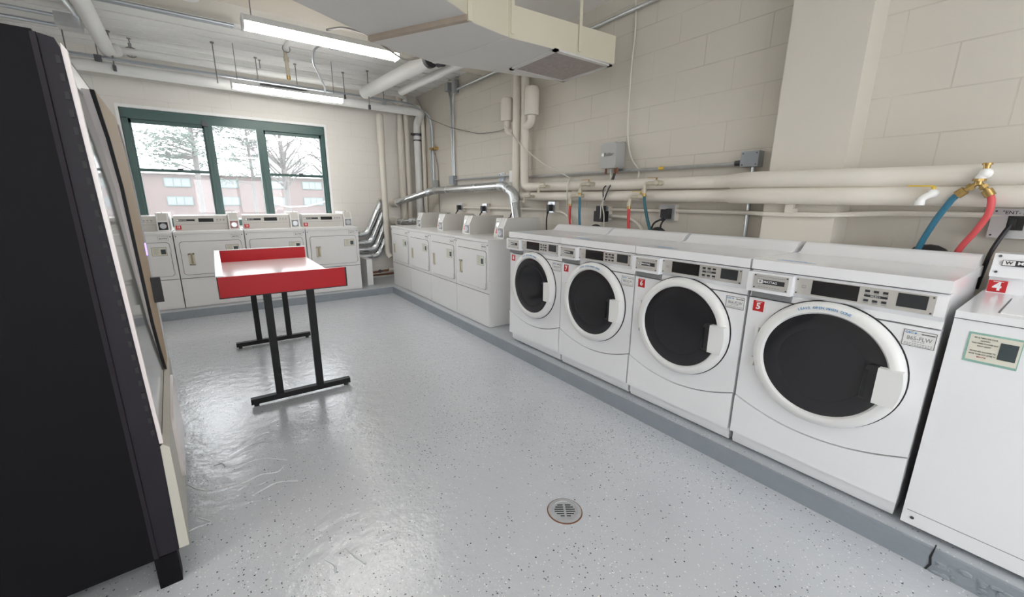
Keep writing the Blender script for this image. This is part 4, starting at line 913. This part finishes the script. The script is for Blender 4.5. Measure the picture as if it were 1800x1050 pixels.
# painted outlet conduits
pipe('painted_conduit', 'cream conduit linking the outlets behind the dryers', [(2.935, 5.30, 1.285), (2.935, 3.40, 1.295)], .013, M['pipe'], 0, 8)
pipe('painted_conduit', 'cream conduit between the adapter outlet and the next outlet behind washer 7', [(2.935, 2.62, 1.315), (2.935, 1.98, 1.315)], .013, M['pipe'], 0, 8)
pipe('painted_conduit', 'long cream conduit passing over the pillar to the large steel outlet box', [(2.935, 1.95, 1.318), (2.935, 1.36, 1.318), (2.74, 1.20, 1.318), (2.738, .84, 1.322), (2.90, .62, 1.335), (2.925, .22, 1.335)], .014, M['pipe'], .06, 8)
pipe('painted_conduit', 'cream conduit curving down behind washer 8 hoses', [(2.935, 3.36, 1.285), (2.935, 3.18, 1.275), (2.935, 3.06, 1.20), (2.935, 3.03, 1.02)], .015, M['pipe'], .08, 8)
pipe('painted_conduit', 'cream conduit curving down behind washer 6', [(2.935, 2.60, 1.255), (2.935, 2.34, 1.255), (2.935, 2.20, 1.17), (2.935, 2.17, 1.0)], .015, M['pipe'], .08, 8)
solo('pipe_bracket', MB().box(2.72, 2.755, 1.02, 1.06, 1.33, 1.385, .003).tube([(2.735, 1.00, 1.345), (2.735, 1.04, 1.34)], .012, 8), M['pipe'], 'cream bracket under the lagged pipes on the pillar', 'bracket')

# ------------------------------------------------------------------ outlets, plugs, cords
def outlet(label, yc, zc, cord=None, cord_label=None, h=.12, wdt=.115):
    t = thing('outlet_box', label, 'outlet', (2.94, yc, zc - h / 2), 0, 'surface outlet boxes on the right wall')
    part('box', MB().box(2.925, XW, yc - wdt / 2, yc + wdt / 2, zc - h / 2, zc + h / 2, .006), M['pipe'], t, world=True)
    part('cover_plate', MB().box(2.915, 2.928, yc - wdt / 2 + .004, yc + wdt / 2 - .004, zc - h / 2 + .003, zc + h / 2 - .003, .004), M['plate_steel'], t, 'steel cover plate', world=True)
    rc = MB()
    for dz in (-.022, .022): rc.lathe([(.016, 2.911), (.017, 2.916)], 'x', (0, yc, zc + dz), 14)
    part('socket', rc, M['paper'], t, world=True)
    if cord:
        k = thing('electric_cable', cord_label, 'cable', (2.90, yc, zc))
        part('plug', MB().box(2.865, 2.915, yc - .022, yc + .022, zc - .040, zc + .026, .010, 3).tube([(2.875, yc, zc - .03), (2.868, yc + .006, zc - .065)], .012, 8), M['black'], k, world=True)
        part('cord', MB().tube([(2.87, yc + .004, zc - .05)] + cord, .0075, 8, .05), M['cord'], k, world=True)
    return t
outlet('outlet box behind dryer 11, farthest along the wall', 5.35, 1.293, [(2.86, 5.40, 1.19), (2.87, 5.44, .95)], 'black plug and cord behind dryer 11')
outlet('outlet box behind dryer 10, left of the bent tin duct', 4.69, 1.289, [(2.86, 4.73, 1.19), (2.87, 4.77, .95)], 'black plug and cord left of the bent tin duct')
outlet('outlet box just right of the bent tin duct', 3.99, 1.318, [(2.86, 4.03, 1.20), (2.87, 4.06, .95)], 'black plug and cord just right of the bent tin duct')
outlet('outlet box behind washer 8', 3.355, 1.322, [(2.865, 3.37, 1.2), (2.86, 3.36, 1.10), (2.87, 3.35, .95)], 'black plug and cord behind washer 8')
outlet('outlet box holding the black power adapter', 2.63, 1.28)
outlet('double outlet box with two black plugs behind washer 6', 1.97, 1.303, [(2.86, 2.05, 1.22), (2.87, 2.09, 1.0)], 'left black plug and cord in the double outlet behind washer 6', .125, .14)
k = thing('electric_cable', 'right black plug and cord in the double outlet behind washer 6', 'cable', (2.90, 1.96, 1.27))
part('plug', MB().box(2.86, 2.915, 1.925, 1.945, 1.255, 1.335, .008), M['black'], k, world=True)
part('cord', MB().tube([(2.868, 1.94, 1.262), (2.86, 1.975, 1.22), (2.87, 1.99, 1.0)], .0075, 8, .05), M['cord'], k, world=True)
solo('power_adapter', MB().box(2.83, 2.915, 2.565, 2.665, 1.205, 1.30, .008).box(2.835, 2.92, 2.60, 2.645, 1.298, 1.345, .006), M['black'], 'black power adapter plugged in behind washer 7', 'power adapter')
t = thing('steel_outlet_box', 'large steel outlet box with handwriting at the right edge', 'outlet', (2.93, .185, 1.24))
part('box', MB().box(2.92, XW, .095, .272, 1.238, 1.365, .004), M['box_grey'], t, world=True)
part('cover_plate', MB().box(2.910, 2.922, .093, .274, 1.236, 1.367, .003), M['plate_steel'], t, world=True)
part('socket', MB().box(2.900, 2.912, .172, .222, 1.272, 1.335, .003), M['black'], t, 'black socket', world=True)
wt = MB().text('"ENT- 3A', .021, 0, 0, 0, bold=.01, align='LEFT').xf(Matrix.Translation((2.9085, .243, 1.349)) @ Matrix.Rotation(R(-90), 4, 'Z'))
part('lettering', wt, M['ink'], t, 'handwritten black marking', world=True)
for sy in (.105, .262):
    for sz in (1.248, 1.355): part('screw', MB().lathe([(.004, 2.907), (.004, 2.911)], 'x', (0, sy, sz), 8), M['dark_metal'], t, world=True)
k = thing('electric_cable', 'black cord from the large steel outlet box down behind washer 5', 'cable', (2.89, .21, 1.3))
part('plug', MB().box(2.87, 2.905, .195, .215, 1.285, 1.325, .006), M['black'], k, world=True)
part('cord', MB().tube([(2.878, .207, 1.30), (2.86, .222, 1.25), (2.845, .242, 1.17), (2.86, .255, 1.0)], .0085, 8, .05), M['cord'], k, world=True)

# router box with its cables
t = thing('router_box', 'grey plastic router box on the right wall with a white logo', 'router', (2.88, 2.51, 1.66))
part('case', MB().prism([(2.445, 1.69), (2.46, 1.665), (2.60, 1.665), (2.62, 1.69), (2.62, 1.855), (2.60, 1.875), (2.46, 1.875), (2.445, 1.86)], 'x', 2.825, 2.935, .012, 3), M['router'], t, world=True)
part('back_plate', MB().box(2.93, XW, 2.468, 2.63, 1.675, 1.885, .006), M['router'], t, world=True)
part('logo', MB().tube([(2.8235, 2.590, 1.765), (2.8235, 2.590, 1.79)], .010, 10), M['trim'], t, 'white oval logo mark', world=True)
wt = MB().text('Butler', .042, 0, 0, 0, bold=.0, align='LEFT').xf(Matrix.Translation((2.8235, 2.575, 1.778)) @ Matrix.Rotation(R(-90), 4, 'Z'))
part('lettering', wt, M['ink_mid'], t, world=True)
for y_, l_ in ((2.585, .05), (2.485, .055), (2.462, .05)): part('cable_gland', MB().tube([(2.87, y_, 1.67), (2.87, y_, 1.67 - l_)], .009, 8), M['rust'], t, world=True)
for i, (lab, pts, r, mm_) in enumerate((
    ('left black cord hanging in a loop from the router box', [(2.86, 2.48, 1.62), (2.84, 2.50, 1.54), (2.79, 2.535, 1.50), (2.79, 2.53, 1.44), (2.79, 2.52, 1.40)], .006, 'cord'),
    ('right black cord hanging from the router box', [(2.86, 2.47, 1.62), (2.83, 2.465, 1.55), (2.79, 2.475, 1.49), (2.79, 2.505, 1.42), (2.79, 2.515, 1.395)], .006, 'cord'),
    ('white cable from the router box down behind the washers', [(2.87, 2.53, 1.66), (2.84, 2.50, 1.57), (2.785, 2.50, 1.45), (2.79, 2.54, 1.36), (2.85, 2.56, 1.28), (2.84, 2.545, 1.05)], .006, 'cord_white'),
    ('second white cable reaching the black power adapter', [(2.79, 2.515, 1.40), (2.795, 2.555, 1.36), (2.84, 2.59, 1.22), (2.85, 2.64, 1.10)], .005, 'cord_white'))):
    pipe('router_cable', lab, pts, r, M[mm_], .06, 6, 'cable')
pipe('hanging_cable', 'white cable hanging down the right wall right of the router box', [(2.95, 2.46, ZC), (2.95, 2.43, 2.73), (2.945, 2.445, 2.49), (2.945, 2.445, 2.235), (2.945, 2.445, 2.04), (2.945, 2.435, 1.92), (2.945, 2.405, 1.80), (2.945, 2.36, 1.71), (2.94, 2.29, 1.65), (2.93, 2.275, 1.60), (2.91, 2.275, 1.56)], .007, M['cord_white'], .1, 6, 'cable')
pipe('hanging_cable', 'thin cable sagging across the right wall from the corner to the capped stub', [(2.72, 6.26, 2.86), (2.84, 6.2, 2.60), (2.93, 5.62, 2.40), (2.945, 4.85, 2.225), (2.945, 4.35, 2.20), (2.93, 4.13, 2.235)], .005, M['grey_cord'], .15, 6, 'cable')
pipe('hanging_cable', 'white cable sagging from the capped stub down past the lagged pipes', [(2.80, 4.07, 2.21), (2.80, 4.03, 2.18), (2.79, 3.74, 1.97), (2.86, 3.45, 1.76), (2.90, 3.22, 1.665), (2.88, 3.03, 1.60), (2.79, 2.99, 1.555), (2.78, 2.98, 1.40), (2.84, 2.98, 1.05)], .006, M['cord_white'], .1, 6, 'cable')

# ------------------------------------------------------------------ valves and hoses
def valve(label, y, z, xs=2.81, lever='valve', flip=1, big=1.0):
    """hose bib: root on the pipe at y, nozzle turned toward +y (away from the camera)"""
    t = thing('hose_valve', label, 'valve', (xs, y, z), 0, 'hose valves on the lagged pipes'); b = big
    part('body', MB().tube([(xs, y, z), (2.755, y, z)], .016 * b, 10).tube([(2.755, y - .02 * b, z), (2.755, y + .07 * b, z - .004)], .014 * b, 10).ball((2.755, y + .005, z), .021 * b, 2), M['valve'], t, world=True)
    part('spout', MB().tube([(2.755, y + .06 * b, z), (2.755, y + .095 * b, z - .004), (2.755, y + .1 * b, z - .05 * b)], .012 * b, 10, .02).tube([(2.755, y + .1 * b, z - .04 * b), (2.755, y + .1 * b, z - .066 * b)], .016 * b, 10), M['valve'], t, world=True)
    part('lever', MB().tube([(2.755, y + .01, z + .015), (2.755, y + .01, z + .036)], .006, 8).bar((2.752, y + .0, z + .036), (2.752, y + .075 * b, z + .04), .012, .005, .001), M[lever], t, 'valve lever', world=True)
    return t
valve('valve on the upper lagged pipe nearest the rising pipes', 3.28, 1.528)
valve('valve on the lower lagged pipe nearest the rising pipes', 3.52, 1.432)
valve('valve feeding the blue hose behind washer 8', 2.665, 1.535, lever='brass', big=1.15)
valve('valve feeding the red hose behind washer 8', 2.79, 1.436, big=1.15)
valve('valve feeding the teal hose behind washer 7', 1.965, 1.524, lever='brass', big=1.15)
valve('valve feeding the red hose behind washer 7', 2.10, 1.424, lever='yellow', big=1.15)
def hose(label, pts, material, r=.0115):
    t = thing('water_hose', label, 'hose', pts[0], 0, 'washer water hoses')
    part('hose', MB().tube(pts, r, 10, .08), material, t, world=True)
    a = Vector(pts[0]); b = a + (Vector(pts[1]) - a).normalized() * .03
    part('coupling', MB().tube([a, b], r * 1.45, 10), M['brass'], t, 'brass hose coupling', world=True)
hose('red hose hanging behind washer 8', [(2.755, 2.905, 1.372), (2.757, 2.905, 1.2), (2.80, 2.90, .98)], M['hose_red'])
hose('blue hose hanging behind washer 8', [(2.755, 2.78, 1.465), (2.757, 2.775, 1.2), (2.80, 2.77, .98)], M['hose_blue'])
hose('red hose hanging behind washer 7', [(2.755, 2.215, 1.358), (2.757, 2.21, 1.2), (2.80, 2.20, .98)], M['hose_red'])
hose('teal hose hanging behind washer 7', [(2.755, 2.08, 1.455), (2.757, 2.07, 1.38), (2.757, 2.03, 1.25), (2.78, 2.00, 1.14), (2.80, 1.99, .98)], M['hose_teal'])
# double hose tap at the right
t = thing('hose_valve', 'white tap with brass Y splitter at the right end of the lagged pipes', 'valve', (2.69, .305, 1.52), 0, 'hose valves on the lagged pipes')
part('body', MB().tube([(2.73, .300, 1.512), (2.66, .300, 1.512)], .016, 12).ball((2.66, .298, 1.512), .022, 2).tube([(2.66, .30, 1.515), (2.66, .312, 1.487)], .017, 12), M['trim'], t, 'white tap body', world=True)
part('stem', MB().tube([(2.66, .300, 1.525), (2.66, .300, 1.548)], .011, 10).lathe([(.016, 1.545), (.016, 1.553)], 'z', (2.66, .300, 0), 12), M['brass'], t, world=True)
part('splitter', MB().tube([(2.66, .312, 1.490), (2.66, .312, 1.480)], .021, 8).tube([(2.66, .312, 1.482), (2.66, .312, 1.466)], .013, 10).tube([(2.66, .312, 1.474), (2.66, .338, 1.450), (2.66, .350, 1.440)], .0095, 10).tube([(2.66, .312, 1.474), (2.66, .290, 1.452), (2.66, .280, 1.440)], .0095, 10), M['brass'], t, 'brass Y splitter', world=True)
part('collar', MB().tube([(2.66, .326, 1.4615), (2.66, .337, 1.451)], .016, 6).tube([(2.66, .299, 1.461), (2.66, .290, 1.451)], .016, 6), M['brass'], t, world=True)
hose('blue hose looping down from the brass splitter', [(2.66, .345, 1.444), (2.665, .375, 1.415), (2.69, .415, 1.325), (2.785, .468, 1.19), (2.80, .50, .98)], M['hose_blue'], .0125)
hose('coral red hose looping down from the brass splitter', [(2.66, .284, 1.444), (2.66, .262, 1.41), (2.665, .258, 1.35), (2.70, .285, 1.275), (2.785, .338, 1.175), (2.80, .37, .98)], M['hose_pink'], .0125)
t = thing('hose_valve', 'white tap with yellow lever on the lower pipe at the right', 'valve', (2.70, .45, 1.43), 0, 'hose valves on the lagged pipes')
part('body', MB().tube([(2.735, .440, 1.432), (2.67, .445, 1.432)], .017, 12).ball((2.67, .446, 1.432), .020, 2).tube([(2.665, .445, 1.43), (2.66, .475, 1.412), (2.66, .480, 1.385)], .015, 10, .02), M['trim'], t, world=True)
part('spout', MB().tube([(2.66, .480, 1.40), (2.66, .480, 1.378)], .018, 10), M['trim'], t, world=True)
part('lever', MB().tube([(2.67, .446, 1.445), (2.67, .448, 1.462)], .008, 8).bar((2.668, .445, 1.463), (2.668, .535, 1.466), .014, .006, .001), M['yellow'], t, 'yellow valve lever', world=True)
# black drain hoses peeping above the washers
for lab, y, z, r in (('black drain hose arching behind the adapter outlet and third washer', 2.62, 1.09, .075), ('black drain hose arching behind the teal hose', 1.97, 1.10, .075), ('black drain hose arching between the looping blue and coral hoses', .435, 1.10, .075)):
    pipe('drain_hose', lab, [(2.82, y + r * 1.0 * math.cos(a), z + r * math.sin(a)) for a in [i * math.pi / 10 for i in range(11)]] + [(2.82, y - r, z - .3)], .019, M['black'], 0, 10, 'hose')
